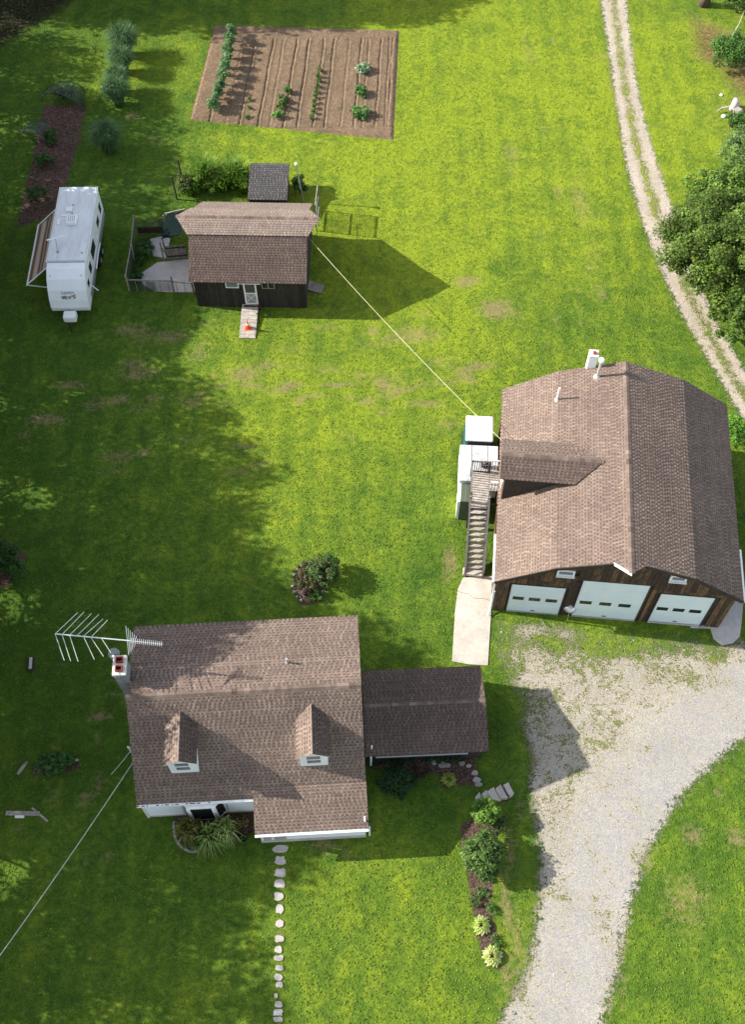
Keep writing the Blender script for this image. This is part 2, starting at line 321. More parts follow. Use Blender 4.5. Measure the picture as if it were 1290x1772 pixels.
def gridmesh(name,xs,ys,z,mat,keep=None,attrs=None,hfun=None):
    X,Y=np.meshgrid(xs,ys); nx,ny=len(xs),len(ys); Z=np.full(X.shape,float(z))
    if hfun is not None: Z=Z+hfun(X,Y)
    idx=np.arange(nx*ny).reshape(ny,nx)
    q=np.stack([idx[:-1,:-1],idx[:-1,1:],idx[1:,1:],idx[1:,:-1]],-1).reshape(-1,4)
    if keep is not None:
        k=keep(X,Y).ravel(); q=q[k[q].any(axis=1)]
    used=np.unique(q); remap=np.full(nx*ny,-1); remap[used]=np.arange(len(used)); q=remap[q]
    V=np.stack([X.ravel()[used],Y.ravel()[used],Z.ravel()[used]],-1).astype(np.float32)
    me=bpy.data.meshes.new(name); me.vertices.add(len(V)); me.vertices.foreach_set('co',V.ravel())
    me.loops.add(q.size); me.loops.foreach_set('vertex_index',q.ravel().astype(np.int32)); me.polygons.add(len(q))
    me.polygons.foreach_set('loop_start',np.arange(0,q.size,4,dtype=np.int32)); me.update(calc_edges=True)
    b,yl=paint(V[:,0],V[:,1]); A={'bare':b,'yel':yl}
    if attrs:
        for n,f in attrs.items(): A[n]=f(V[:,0],V[:,1])
    for n,a in A.items(): at_=me.attributes.new(n,'FLOAT','POINT'); at_.data.foreach_set('value',a.astype(np.float32))
    me.materials.append(M[mat]); o=bpy.data.objects.new(name,me); COL.objects.link(o); return o
far=[1500,800,400,200,120,80,60]
xs=np.concatenate([[-a for a in far],np.arange(-44,44.01,.4),far[::-1]]); ys=np.concatenate([[-a for a in far],np.arange(-20,96.01,.4),[120,160,240,400,800,1500]])
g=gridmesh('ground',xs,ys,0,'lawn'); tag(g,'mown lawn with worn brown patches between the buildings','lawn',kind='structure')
def sheet(name,poly,z,mat,label=None,cat=None,grow=.5,cell=.2,weed=None,hfun=None,kind='structure',rut=None):
    P=[(p[0],p[1]) for p in poly]; x=[p[0] for p in P]; y=[p[1] for p in P]
    xs=np.arange(min(x)-grow,max(x)+grow+cell,cell); ys=np.arange(min(y)-grow,max(y)+grow+cell,cell)
    at_={'d':lambda X,Y:sdf(P,X,Y)}; at_['rut']=rut if rut else (lambda X,Y:np.zeros(X.shape)); at_['weed']=weed if weed else (lambda X,Y:np.zeros(X.shape))
    o=gridmesh(name,xs,ys,z,mat,lambda X,Y:sdf(P,X,Y)>-grow,at_,hfun); return tag(o,label,cat,kind=kind)
# driveway
drive=PX([(1400,1060),(1290,1112),(1235,1108),(1130,1098),(1000,1088),(858,1072),(852,1110),(862,1150),(885,1190),(900,1240),(915,1300),(920,1400),(935,1480),(930,1560),(920,1640),(890,1710),(850,1800),(780,2050),(1000,2150),(1035,1800),(1070,1690),(1095,1560),(1130,1460),(1180,1380),(1240,1320),(1300,1270),(1400,1200)])
wpk=[(at(860,1100),1.6,1.1,1.0),(at(960,1112),2.2,.85,.92),(at(1060,1110),2.4,1.0,1.08),(at(1170,1114),2.6,.95,.98),(at(880,1160),1.,1.,.95),(at(1240,1130),1.2,.6,.8),(at(900,1210),.8,1.2,.85),(at(1000,1150),4.5,1.0,.62),(at(1060,1200),3.2,1.7,.46),(at(1160,1160),2.4,1.2,.56),(at(1000,1270),2.4,2.2,.40),(at(925,1210),1.1,1.3,.66),(at(920,1250),.8,1.8,.5),(at(950,1460),.9,4.,.42),(at(900,1700),1.,2.5,.48),(at(1060,1690),.7,4.,.38),(at(1110,1480),.6,2.5,.3),(at(1050,1300),1.6,2.,.3)]
bandp=PX([(1400,1120),(1290,1200),(1200,1270),(1110,1370),(1040,1500),(990,1640),(940,1800),(880,2050)])
def banddist(X,Y):
    bd=np.full(X.shape,1e9)
    for a,b in zip(bandp[:-1],bandp[1:]):
        e=b-a; t=np.clip(((X-a.x)*e.x+(Y-a.y)*e.y)/(e.x**2+e.y**2),0,1); bd=np.minimum(bd,np.hypot(X-a.x-t*e.x,Y-a.y-t*e.y))
    return bd
def drut(X,Y):
    bd=banddist(X,Y); return np.clip(np.clip((2.1-bd)/.9,0,1)*(.62+.38*np.cos(bd*4.2)**2)*1.0,0,1)
def dweed(X,Y):
    bd=np.full(X.shape,1e9)
    for a,b in zip(bandp[:-1],bandp[1:]):
        e=b-a; t=np.clip(((X-a.x)*e.x+(Y-a.y)*e.y)/(e.x**2+e.y**2),0,1); bd=np.minimum(bd,np.hypot(X-a.x-t*e.x,Y-a.y-t*e.y))
    r=.46*np.clip((bd-1.3)/1.6,0,1)
    for c,sx,sy,s in wpk: r=np.maximum(r,s*np.exp(-.5*(((X-c.x)/sx)**2+((Y-c.y)/sy)**2)))
    return r
sheet('gravel_driveway',drive,.006,'gravel','pale grey gravel driveway curving past the barn','driveway',.9,.22,dweed,None,'structure',drut)
# two-rut track
cl=[(1060,-60),(1064,0),(1080,80),(1098,180),(1118,260),(1148,370),(1180,470),(1215,560),(1262,660),(1310,740),(1400,860)]
C=[at(*p) for p in cl]
trackp=[]
lw=[(1033,-60),(1040,0),(1052,80),(1068,190),(1085,290),(1110,380),(1145,470),(1180,545),(1225,620),(1270,700),(1330,800)]
rw=[(1085,-60),(1085,0),(1092,60),(1103,140),(1118,210),(1142,290),(1172,380),(1205,470),(1240,555),(1290,640),(1400,760)]
trackp=PX(lw+rw[::-1])
def tweed(X,Y):
    # grassy crown between the ruts
    out=np.zeros(X.shape); best=np.full(X.shape,1e9)
    for i in range(len(lw)-1):
        a=(at(*lw[i])+at(*rw[i]))/2; b=(at(*lw[i+1])+at(*rw[i+1]))/2; e=b-a; L=e.x**2+e.y**2
        t=np.clip(((X-a.x)*e.x+(Y-a.y)*e.y)/L,0,1); d=np.hypot(X-a.x-t*e.x,Y-a.y-t*e.y); best=np.minimum(best,d)
    return .72*np.exp(-(best/.46)**2)
sheet('gravel_track',trackp,.005,'track','narrow pale farm track with grassy middle strip','track',.5,.15,tweed)
# vegetable garden with furrows
gar=PX([(372,43),(692,53),(682,243),(328,208)])
a0,a1,a2,a3=gar
FUR=[(.085,.9),(.17,.5),(.235,1.),(.33,1.),(.385,.5),(.455,1.),(.52,1.),(.60,.9),(.655,.9),(.735,.5),(.80,.9),(.84,.6),(.905,.8),(.95,.7),(.965,.6)]
def furrow(X,Y):
    # bilinear-ish: t across, s along
    s=np.clip((Y-a2.y)/(a1.y-a2.y),0,1); xl=a3.x+(a0.x-a3.x)*s; xr=a2.x+(a1.x-a2.x)*s; t=(X-xl)/(xr-xl)
    r=np.zeros(X.shape); wv=.0016*np.sin(Y*1.1+X*.3)+.0009*np.sin(Y*3.7+1)
    for i,(f,k) in enumerate(FUR):
        dd=(t-f-wv*(1 if i%2 else -1))*(xr-xl)
        r-=.10*k*np.exp(-(dd/.05)**2); r+=.035*k*np.exp(-((dd-.15)/.08)**2)
    m=np.clip((s-.10)/.02,0,1)*np.clip((.93-s)/.02,0,1)
    r=r*m; r-=.05*np.exp(-((s-.105)/.006)**2)
    h=.03*np.sin(X*5.1+Y*2.2)*np.sin(Y*4.3-X*1.7)*.3
    return r+h+.12*np.clip(sdf(gar,X,Y)/.25,0,1)+.02*(rng.random(X.shape)-.5)
sheet('vegetable_plot',gar,.004,'soil','brown tilled vegetable plot with straight furrows','soil',.12,.065,None,furrow)
# beds
bed1=PX([(75,182),(150,180),(140,230),(120,300),(108,350),(85,375),(28,395),(40,340),(52,290),(62,240)])
sheet('berry_bed',bed1,.006,'mulch','bark mulch strip bed under the berry bushes','mulch bed',.3,.15)
bed2=PX([(555,965),(575,990),(560,1040),(520,1050),(508,1020),(515,985),(535,970)])
sheet('flower_bed',bed2,.006,'mulch','round brown mulch island in the middle of the lawn','mulch bed',.25,.08)
bed3=PX([(800,1425),(835,1405),(862,1420),(860,1500),(850,1560),(862,1620),(868,1680),(845,1672),(828,1630),(815,1560),(808,1500),(795,1450)])
sheet('shrub_bed',bed3,.007,'mulch','long brown mulch border beside the driveway','mulch bed',.3,.1)
bed4=PX([(302,1412),(440,1405),(442,1440),(408,1462),(370,1472),(330,1474),(305,1455)])
sheet('front_bed',bed4,.007,'mulch','dark planting bed under the bay window','mulch bed',.25,.08)
bed5=PX([(632,1310),(820,1305),(832,1355),(800,1360),(765,1362),(760,1340),(700,1340),(640,1330)])
sheet('side_bed',bed5,.007,'mulch','dark brown bed along the low wing','mulch bed',.3,.1)
bed6=PX([(-60,945),(20,940),(46,965),(40,990),(10,1018),(-60,1020)])
sheet('left_bed',bed6,.006,'mulch','shaded brown mulch bed at the left edge of the lawn','mulch bed',.25,.1)
bed7=PX([(50,1325),(80,1310),(130,1312),(140,1328),(95,1342),(55,1340)])
sheet('round_bed',bed7,.006,'mulch','small earth bed holding a low leafy plant','mulch bed',.2,.1)
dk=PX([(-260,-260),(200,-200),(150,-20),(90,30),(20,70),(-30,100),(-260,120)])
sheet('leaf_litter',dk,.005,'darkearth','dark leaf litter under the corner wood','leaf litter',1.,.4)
rd=PX([(1190,20),(1290,60),(1400,60),(1400,200),(1280,170),(1240,120),(1200,100)])
sheet('thatch_patch',rd,.005,'redearth','reddish dry thatch beneath the far right bushes','dry grass',1.5,.3)
# concrete
mb=MB(); mb.prism([p.xy for p in PX([(802,1000),(853,997),(850,1070),(845,1152),(812,1150),(783,1145),(788,1060),(793,1020)])],0.0,.05)
walk=mb.build('concrete_walk','concrete',bevel=.01); tag(walk,'pale concrete walk leading from the barn stairs','walkway',kind='structure')
ck=MB(); cp=[at(x,y,.0505) for x,y in ((791,1022),(800,1026),(812,1028),(822,1036),(838,1036),(851,1040))]
for a,b in zip(cp[:-1],cp[1:]): ck.face([a,b,b+Vector((0,.022,0)),a+Vector((0,.018,0))])
ck.build('crack','darkwood',walk)
mb=MB(); mb.prism([p.xy for p in PX([(1205,1062),(1288,1035),(1284,1080),(1281,1102),(1270,1113),(1250,1117),(1236,1106),(1230,1088),(1195,1087)])],0.0,.05)
pad=mb.build('concrete_pad','slab',bevel=.01); tag(pad,'rounded concrete pad at the barn right corner','concrete pad',kind='structure')
mb=MB(); mb.prism([p.xy for p in PX([(244,474),(272,455),(326,449),(338,490),(338,506),(296,506),(265,504),(246,492)])],0,.06)
tag(mb.build('concrete_slab','slab',bevel=.01),'irregular concrete slab in the pen front','concrete slab',kind='structure')
mb=MB(); mb.prism([p.xy for p in PX([(246,418),(284,409),(295,414),(288,448),(262,443)])],0,.06)
tag(mb.build('concrete_slab','slab',bevel=.01),'smaller concrete slab at the pen back','concrete slab',kind='structure')
# ------------------------------------------------------------------ shingle roofs
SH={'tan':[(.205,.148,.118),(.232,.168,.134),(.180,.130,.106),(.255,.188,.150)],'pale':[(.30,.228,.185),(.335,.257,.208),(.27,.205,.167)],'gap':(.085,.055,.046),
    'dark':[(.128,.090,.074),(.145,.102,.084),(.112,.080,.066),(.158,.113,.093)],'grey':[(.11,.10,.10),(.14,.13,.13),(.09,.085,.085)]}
def shingles(mb,p0,a,b,lim,slen,pal='tan',expo=.15,per=.215,thick=.012,gap=None):
    """courses climb from p0 along unit b; a runs along a course; lim(s)->(a_min,a_max)"""
    p0=Vector(p0);a=Vector(a).normalized();b=Vector(b).normalized();n=a.cross(b).normalized()
    if n.z<0: n=-n
    gap=gap or tuple(x*.56 for x in SH[pal][0]); k=0; s=0.
    while s<slen-.01:
        e=min(expo,slen-s); l0,l1=lim(s); m0,m1=lim(s+e)
        if l1-l0>.05:
            base=random.choice(SH[pal]); q=.92+.16*random.random(); base=tuple(x*q for x in base)
            lo=p0+b*s+n*thick; hi=p0+b*(s+e)+n*.002
            mb.face([lo+a*l0,lo+a*l1,hi+a*m1,hi+a*m0],base)
            mb.face([lo+a*l0-n*thick,lo+a*l1-n*thick,lo+a*l1,lo+a*l0],tuple(x*.6 for x in base))
            x=l0-random.random()*per
            while x<l1:
                wd=per*(.42+.22*random.random()); x0=max(x,l0,m0); x1=min(x+wd,l1,m1)
                if x1-x0>.03:  # shadowed printed slot
                    q=.8+.45*random.random(); g_=tuple(v*q for v in gap)
                    z0=lo+n*.0035+b*(.004); z1=p0+b*(s+e*(.40+.12*random.random()))+n*(thick*.6+.006)
                    mb.face([z0+a*x0,z0+a*x1,z1+a*x1,z1+a*x0],g_)
                y0=max(x+wd,l0,m0); y1=min(x+per,l1,m1)
                if y1-y0>.03:
                    c=random.choice(SH[pal]); q=.90+.2*random.random(); c=tuple(v*q for v in c)
                    z0=lo+n*.010; z1=p0+b*(s+e*.98)+n*.006
                    mb.face([z0+a*y0,z0+a*y1,z1+a*y1,z1+a*y0],c)
                    mb.face([lo+a*y0,lo+a*y1,z0+a*y1,z0+a*y0],tuple(v*.55 for v in c))
                x+=per*(.9+.2*random.random())
        s+=expo; k+=1
def slope(mb,pa,pb,qa,qb,pal='tan',th=.10,**kw):
    """rectangular-or-trapezoid slope: pa,pb eave ends, qa,qb ridge ends"""
    pa,pb,qa,qb=map(Vector,(pa,pb,qa,qb)); a=(pb-pa).normalized(); up=qa-pa; b=(up-a*up.dot(a)); L=b.length; b.normalize()
    A0,A1=0.,(pb-pa).dot(a); B0,B1=(qa-pa).dot(a),(qb-pa).dot(a)
    shingles(mb,pa,a,b,lambda s:(A0+(B0-A0)*s/L,A1+(B1-A1)*s/L),L,pal,**kw)
def deckslab(mb,pa,pb,qa,qb,th=.10):
    P=[Vector(p) for p in (pa,pb,qb,qa)]; n=(P[1]-P[0]).cross(P[3]-P[0]).normalized()
    if n.z<0:n=-n
    lo=[p-n*th for p in P]; P=[p-n*.004 for p in P]
    mb.poly(lo+P,[(3,2,1,0),(4,5,6,7),(0,1,5,4),(1,2,6,5),(2,3,7,6),(3,0,4,7)])
def ridgecaps(mb,p,q,half,slopes,pal='tan',step=.28):
    p=Vector(p);q=Vector(q);d=(q-p);L=d.length;d.normalize(); k=0; s=0
    l,r=Vector(slopes[0]).normalized(),Vector(slopes[1]).normalized()
    while s<L-.02:
        e=min(step+.03,L-s); c=random.choice(SH[pal]); qf=.62+.45*random.random(); c=tuple(v*qf for v in c)
        up=Vector((0,0,.03)); up2=Vector((0,0,.018)); A=p+d*s+up; B=p+d*(s+e)+up2
        mb.face([A+l*half,A,B,B+l*half],c); mb.face([A,A+r*half,B+r*half,B],c); s+=step
# ------------------------------------------------------------------ BARN
BO=Vector((6.27,24.99,0)); BR=math.radians(-5.8)
barn=empty('barn',BO,BR,'large gambrel barn with brown shingle roof and three pale garage doors','barn')
PR=[(-.15,3.93),(2.7,5.9),(6.05,7.12),(9.33,5.95),(12.17,4.0)]
def prof(u,o=0):
    for (u0,h0),(u1,h1) in zip(PR[:-1],PR[1:]):
        if u0<=u<=u1: return h0+(h1-h0)*(u-u0)/(u1-u0)-o
    return 3.9-o
rf=MB(); V0,V1=-.32,11.68
for (u0,h0),(u1,h1) in zip(PR[:-1],PR[1:]): deckslab(rf,(u0,V0,h0),(u0,V1,h0),(u1,V0,h1),(u1,V1,h1),.12)
roof=rf.build('roof','darkwood',barn,fix=True)
sh=MB()
def bslope(i,j,pal,hood=None):
    u0,h0=PR[i];u1,h1=PR[j]; L=math.hypot(u1-u0,h1-h0); b=((u1-u0)/L,0,(h1-h0)/L)
    def lim(s):
        lo=V0
        if hood is not None:
            uu=u0+(u1-u0)*s/L; t=(abs(6.05-hood)-abs(6.05-uu))/abs(6.05-hood)
            if t>0: lo=V0-t*.62
        return (lo,V1)
    shingles(sh,(u0,0,h0),(0,1,0),b,lim,L,pal)
bslope(0,1,'tan'); bslope(1,2,'tan',5.3); bslope(3,2,'tan',6.85); bslope(4,3,'tan')
ridgecaps(sh,(6.05,V0-.62,7.12),(6.05,V1,7.12),.15,((-1,0,-.36),(1,0,-.36)))
tag(sh.build('shingles','shingle',roof),None,None,kind='stuff')
hd=MB(); T=(6.05,V0-.62,7.09)
hd.poly([(5.3,V0,prof(5.3)-.01),T,(6.05,V0,7.10),(5.3,V0,prof(5.3)-.1),(6.05,V0-.6,6.98),(6.05,V0,6.98)],[(0,1,2),(3,5,4),(0,3,4,1)])
hd.poly([(6.85,V0,prof(6.85)-.01),T,(6.05,V0,7.10),(6.85,V0,prof(6.85)-.1),(6.05,V0-.6,6.98),(6.05,V0,6.98)],[(2,1,0),(4,5,3),(1,4,3,0)])
hd.build('hood','darkwood',roof)
MB().beam((5.28,V0-.02,prof(5.3)-.05),(6.06,V0-.65,7.04),.05,.18).build('white_fascia','trim',roof)
for (u0,h0),(u1,h1) in zip(PR[:-1],PR[1:]):
    segs=[((u0,h0),(u1,h1))]
    if (u0,u1)==(2.7,6.05): segs=[((2.7,5.9),(5.3,prof(5.3)))]
    if (u0,u1)==(6.05,9.33): segs=[((6.85,prof(6.85)),(9.33,5.95))]
    for (a,b),(c,d) in segs: MB().beam((a,V0-.03,b-.09),(c,V0-.03,d-.09),.05,.2).build('rake_board','darkwood',roof)
# front wall boards with openings
DOORS=[(.81,3.56,.02,3.15,1.58),(4.27,7.60,.06,4.18,1.72),(8.28,10.99,.14,3.42,1.72)]
WINS=[(2.85,3.72,4.62,5.15),(8.3,9.12,4.98,5.5)]
opn=[(a-.06,b+.06,0,d+.06) for a,b,c,d,e in DOORS]+[(a,b,c,d) for a,b,c,d in WINS]
wl=MB(); wl.box(0.03,11.97,.09,.12,0,3.85); 
wl.poly([(0.03,.10,3.85),(11.97,.10,3.95),(9.33,.10,5.85),(6.05,.10,7.0),(2.7,.10,5.8)],[(0,1,2,3,4)])
wall=wl.build('front_wall','darkwood',barn)
def boards(parent,u0,u1,wd,hf,openings,mat,y0,y1,tier=None,lo=.0,name='board'):
    u=u0
    while u<u1-.02:
        w_=min(wd*random.uniform(.8,1.2),u1-u); ue=u+w_
        segs=[(lo,None)]; cuts=[(c,d) for a,b,c,d in openings if a<ue-.03 and b>u+.03]; cuts.sort()
        z=lo; out=[]; top=min(hf(u),hf(ue))
        for c,d in cuts:
            if c>z+.04: out.append((z,c,False))
            z=max(z,d)
        if z<top-.05: out.append((z,None,True))
        for za,zb,istop in out:
            parts=[(za,zb)]
            if tier and za<tier-.1 and (zb is None or zb>tier+.1): parts=[(za,tier),(tier+.01,zb)]
            for qa,qb in parts:
                off=random.uniform(0,.008)+(.022 if tier and qa>=tier-.05 else 0)
                t0=hf(u+.006) if qb is None else qb; t1=hf(ue-.006) if qb is None else qb
                if min(t0,t1)<qa+.05: continue
                a,b=u+.006,ue-.006; f=y0-off
                MB().poly([(a,f,qa),(b,f,qa),(b,y1,qa),(a,y1,qa),(a,f,t0),(b,f,t1),(b,y1,t1),(a,y1,t0)],
                  [(3,2,1,0),(4,5,6,7),(0,1,5,4),(1,2,6,5),(2,3,7,6),(3,0,4,7)]).build(name,mat,parent)
        u=ue
boards(wall,0,12.0,.26,lambda u:prof(max(-.1,min(12.1,u)),.14),opn,'barnboard',.03,.085,3.78)
for nm,x0,x1 in (('left_wall',0,.06),('right_wall',11.94,12.)):
    b=MB()
    for k in range(44):
        y=.13+k*.26; b.box(x0-(.01 if k%2 else 0) if x0<1 else x0,x1+(.01 if k%2 and x0>1 else 0),y,min(y+.25,11.55),0,3.85)
    tag(b.build(nm,'barnboard',barn),None,None,kind='stuff')
bk=MB(); bk.box(.03,11.97,11.5,11.55,0,3.85); bk.poly([(.03,11.52,3.85),(11.97,11.52,3.9),(9.33,11.52,5.85),(6.05,11.52,7.0),(2.7,11.52,5.8)],[(0,1,2,3,4)]); bk.build('back_wall','barnboard',barn)
FR=[[(.07,.28),(.375,.59),(.69,.905)],[(.055,.24),(.36,.54),(.655,.84)],[(.05,.26),(.355,.57),(.665,.885)]]
for i,(a,b,c,d,wh) in enumerate(DOORS):
    fr=MB(); fr.box(a-.06,a,.0,.11,0,d+.06); fr.box(b,b+.06,.0,.11,0,d+.06); fr.box(a,b,.0,.11,d,d+.06)
    dr=fr.build('garage_door','darkwood',barn); n=5 if i==1 else 4
    for k in range(n):
        z0=c+(d-c)*k/n; z1=c+(d-c)*(k+1)/n; MB().box(a+.003,b-.003,.035,.075,z0+.006,z1-.006).build('panel','gdoor',dr,bevel=.006)
    for f0,f1 in FR[i]:
        x0=a+(b-a)*f0;x1=a+(b-a)*f1; MB().box(x0,x1,.022,.034,wh-.17,wh+.17).build('pane','glass',dr)
    MB().box((a+b)/2-.1,(a+b)/2+.1,.0,.03,c+.22,c+.26).build('handle','black',dr)
    MB().box(a,b,.0,.10,0.0,max(.05,c)).build('sill','slab',dr); MB().box(a,b,.02,.034,c+.005,c+.05).build('bottom_seal','greymetal',dr)
for a,b,c,d in WINS:
    f=MB(); t=.09
    f.box(a,a+t,-.05,.09,c,d); f.box(b-t,b,-.05,.09,c,d); f.box(a+t,b-t,-.05,.09,c,c+t); f.box(a+t,b-t,-.05,.09,d-t,d); f.box(a-.03,b+.03,-.16,-.05,c-.01,c+.05)
    ww=f.build('window','trim',barn); MB().box(a+t,b-t,.0,.02,c+t,d-t).build('pane','glass2',ww)
# gutters / corner pipes
gt=MB(); gt.beam((-.21,-.36,3.9),(-.21,2.4,3.9),.10,.10); gt.build('gutter','trim',barn)
gt=MB(); gt.beam((12.23,-.36,3.95),(12.23,2.6,3.95),.10,.10); gt.build('gutter','trim',barn)
MB().tube([(-.2,-.3,3.85),(-.07,-.06,3.6),(-.07,-.06,.3),(-.1,-.4,.12)],.045).build('downspout','trim',barn,smooth=True)
MB().box(-.06,.03,-.02,.06,0,2.2).build('corner_board','trim',barn)
# side gable dormer over the stairs: ridge v=5.5 h 6.75
dm=MB(); dv=5.5
def mainroof(u): return prof(u)
pa=(-.25,dv-1.22,6.28);pb=(3.5,dv-1.22,6.28);qa=(-.25,dv,6.76);qb=(4.9,dv,6.76);ra=(-.25,dv+1.22,6.28);rb=(3.5,dv+1.22,6.28)
deckslab(dm,pa,pb,qa,qb,.10); deckslab(dm,ra,rb,qa,qb,.10)
dmo=dm.build('side_dormer','darkwood',barn,fix=True)
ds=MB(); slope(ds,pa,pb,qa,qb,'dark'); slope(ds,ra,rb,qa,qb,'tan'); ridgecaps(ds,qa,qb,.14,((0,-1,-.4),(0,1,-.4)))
tag(ds.build('shingles','shingle',dmo),None,None,kind='stuff')
wm=MB(); 
for sgn in (-1,1):
    y=dv+sgn*1.05; wm.poly([(0,y,3.95),(2.75,y,5.95),(3.4,y,6.2),(0,y,6.2),(0,y+.06,3.95),(2.75,y+.06,5.95),(3.4,y+.06,6.2),(0,y+.06,6.2)],[(0,1,2,3),(7,6,5,4),(0,4,5,1),(3,2,6,7)])
wm.build('cheek_wall','darkwood',dmo,fix=True)  # barn boards standing in shade; that shade is put into a darker wood colour
g_=MB(); g_.poly([(0,dv-1.05,2.6),(0,dv+1.05,2.6),(0,dv+1.05,6.22),(0,dv,6.64),(0,dv-1.05,6.22),(.08,dv-1.05,2.6),(.08,dv+1.05,2.6),(.08,dv+1.05,6.22),(.08,dv,6.64),(.08,dv-1.05,6.22)],[(0,1,2,3,4),(9,8,7,6,5)])
g_.build('gable_wall','barnboard',dmo,fix=True)
dd=MB(); dd.box(-.05,.0,dv-.45,dv+.45,2.75,4.8).build('entry_door','trim',dmo)
# vents
def lb(p): # local barn coords
    return p
v=empty('vent_pipe',barn.matrix_world@Vector((0,0,0)),0); bpy.data.objects.remove(v)
bpy.context.view_layer.update()
MW=Matrix.Translation(BO)@Matrix.Rotation(BR,4,'Z')
def toroof(px,py):
    # iterate to find the barn roof point under the pixel
    h=6.
    for _ in range(30):
        q=MW.inverted()@at(px,py,h); h=prof(min(12.1,max(-.1,q.x)))
    return at(px,py,h)
q=toroof(964.5,692); mb=MB(); mb.tube([q-Vector((0,0,.2)),q+Vector((0,0,1.05))],.05,10); mb.lathe([(.13,0),(.10,.06),(.06,.1)],12,q)
tag(mb.build('vent_pipe','trim',smooth=False),'slim white vent pipe on the barn roof slope','pipe')
q=toroof(1034,652); mb=MB(); mb.tube([q-Vector((0,0,.2)),q+Vector((.02,0,1.35))],.075,12)
t=mb.build('flue_pipe','alum'); tag(t,'tall silver flue pipe with round cap near the barn peak','pipe')
MB().lathe([(.16,1.35),(.17,1.42),(.12,1.5),(.02,1.53)],16,q).build('cap','trim',t)
MB().lathe([(.2,-.05),(.17,.05),(.09,.12)],16,q).build('flashing','alum',t)
q=toroof(1028,640); q=Vector((q.x-.1,q.y+.35,0)); 
ch=MB(); ch.box(-.23,.23,-.23,.23,3,7.42); c0=ch.build('barn_chimney','white',loc=(q.x,q.y,0),rot=(0,0,BR),bevel=.02); tag(c0,'squat white painted chimney behind the barn roof edge','chimney')
MB().box(-.25,.25,-.25,.25,7.43,7.5).build('cap','mortar',c0); MB().box(-.04,.12,-.09,.09,7.51,7.58).build('flue','red',c0)
# grill between garage doors
gp=at(983,1062); g1=empty('kettle_grill',gp,0,'small round kettle grill with grey lid between garage doors','grill')
MB().lathe([(.03,.45),(.2,.5),(.27,.62),(.28,.7)],18).build('bowl','black',g1,smooth=True)
MB().lathe([(.285,.7),(.27,.8),(.2,.9),(.1,.95),(.02,.97)],18).build('lid','alum',g1,smooth=True)
MB().tube([(0,-.05,.99),(0,.05,.99)],.02).build('knob','trim',g1); g1.scale=(1.25,1.25,1.15)
for k in range(3):
    a=2.1*k+.4; MB().tube([(.14*math.cos(a),.14*math.sin(a),.52),(.3*math.cos(a),.3*math.sin(a),0)],.015,6).build('leg','alum',g1)
# ------------------------------------------------------------------ STAIRS with landing
st=empty('barn_stairs',at(820,998),BR+math.radians(1),'grey wooden outdoor stairs with railed landing against the barn','staircase')
LH=2.75; RUN=2.85; NS=13
for k in range(NS):
    y=.1+RUN*k/NS; z=LH*(k+1)/NS-.04; MB().box(-.44,.44,y,y+.27,z-.04,z).build('tread','deck',st)
for x in (-.48,.48): MB().beam((x,.0,.02),(x,RUN+.1,LH-.08),.05,.26).build('stringer','railwood',st)
for x in (-.50,.50):
    MB().beam((x,-.02,.95),(x,RUN+.15,LH+.95),.09,.05).build('handrail','railwood',st)
    for t in (0.,.5,1.): MB().box(x-.04,x+.04,RUN*t-.04,RUN*t+.04,max(0,LH*t-.1),LH*t+.94).build('post','wood',st)
    MB().beam((x,0,.5),(x,RUN+.1,LH+.5),.04,.08).build('mid_rail','railwood',st)
for k in range(14): MB().box(-.46,.52,RUN+.12+k*.145,RUN+.12+k*.145+.135,LH-.04,LH).build('deck_board','deck',st)
for k in range(9): MB().box(.54,1.5,RUN+1.0+k*.145,RUN+1.0+k*.145+.135,LH-.04,LH).build('deck_board','deck',st)
YE=RUN+2.2
MB().box(-.5,.55,YE,YE+.06,LH+.86,LH+.94).build('handrail','railwood',st); 
for k in range(9): MB().box(-.45+k*.12,-.41+k*.12,YE,YE+.05,LH+.02,LH+.86).build('baluster','railwood',st)
MB().box(-.52,-.44,RUN+.1,YE,LH+.86,LH+.94).build('handrail','railwood',st)
for k in range(13): MB().box(-.5,-.46,RUN+.25+k*.15,RUN+.29+k*.15,LH+.02,LH+.86).build('baluster','railwood',st)
for y in (RUN+.95,RUN+2.3):
    MB().box(.55,1.5,y,y+.06,LH+.86,LH+.94).build('handrail','trim',st); MB().box(.55,1.5,y,y+.05,LH+.4,LH+.46).build('mid_rail','trim',st)
    for k in range(6): MB().box(.6+k*.16,.64+k*.16,y,y+.04,LH+.02,LH+.86).build('baluster','railwood',st)
for x,y in ((-.46,RUN+.2),(.5,RUN+.2),(-.46,YE),(.5,YE),(1.45,RUN+1),(1.45,YE)): MB().box(x-.05,x+.05,y-.05,y+.05,0,LH+.95).build('post','darkwood',st)
for y in (RUN+.16,RUN+1.2,YE): MB().box(-.45,1.45,y,y+.05,LH-.22,LH-.045).build('joist','darkwood',st)
mb=MB(); b0=at(818,992); mb.box(-.52,.52,-.22,.2,0,.17); tag(mb.build('concrete_step','concrete',loc=(b0.x,b0.y,0.05),rot=(0,0,BR),bevel=.02),'pale concrete step block at the foot of the stairs','step')
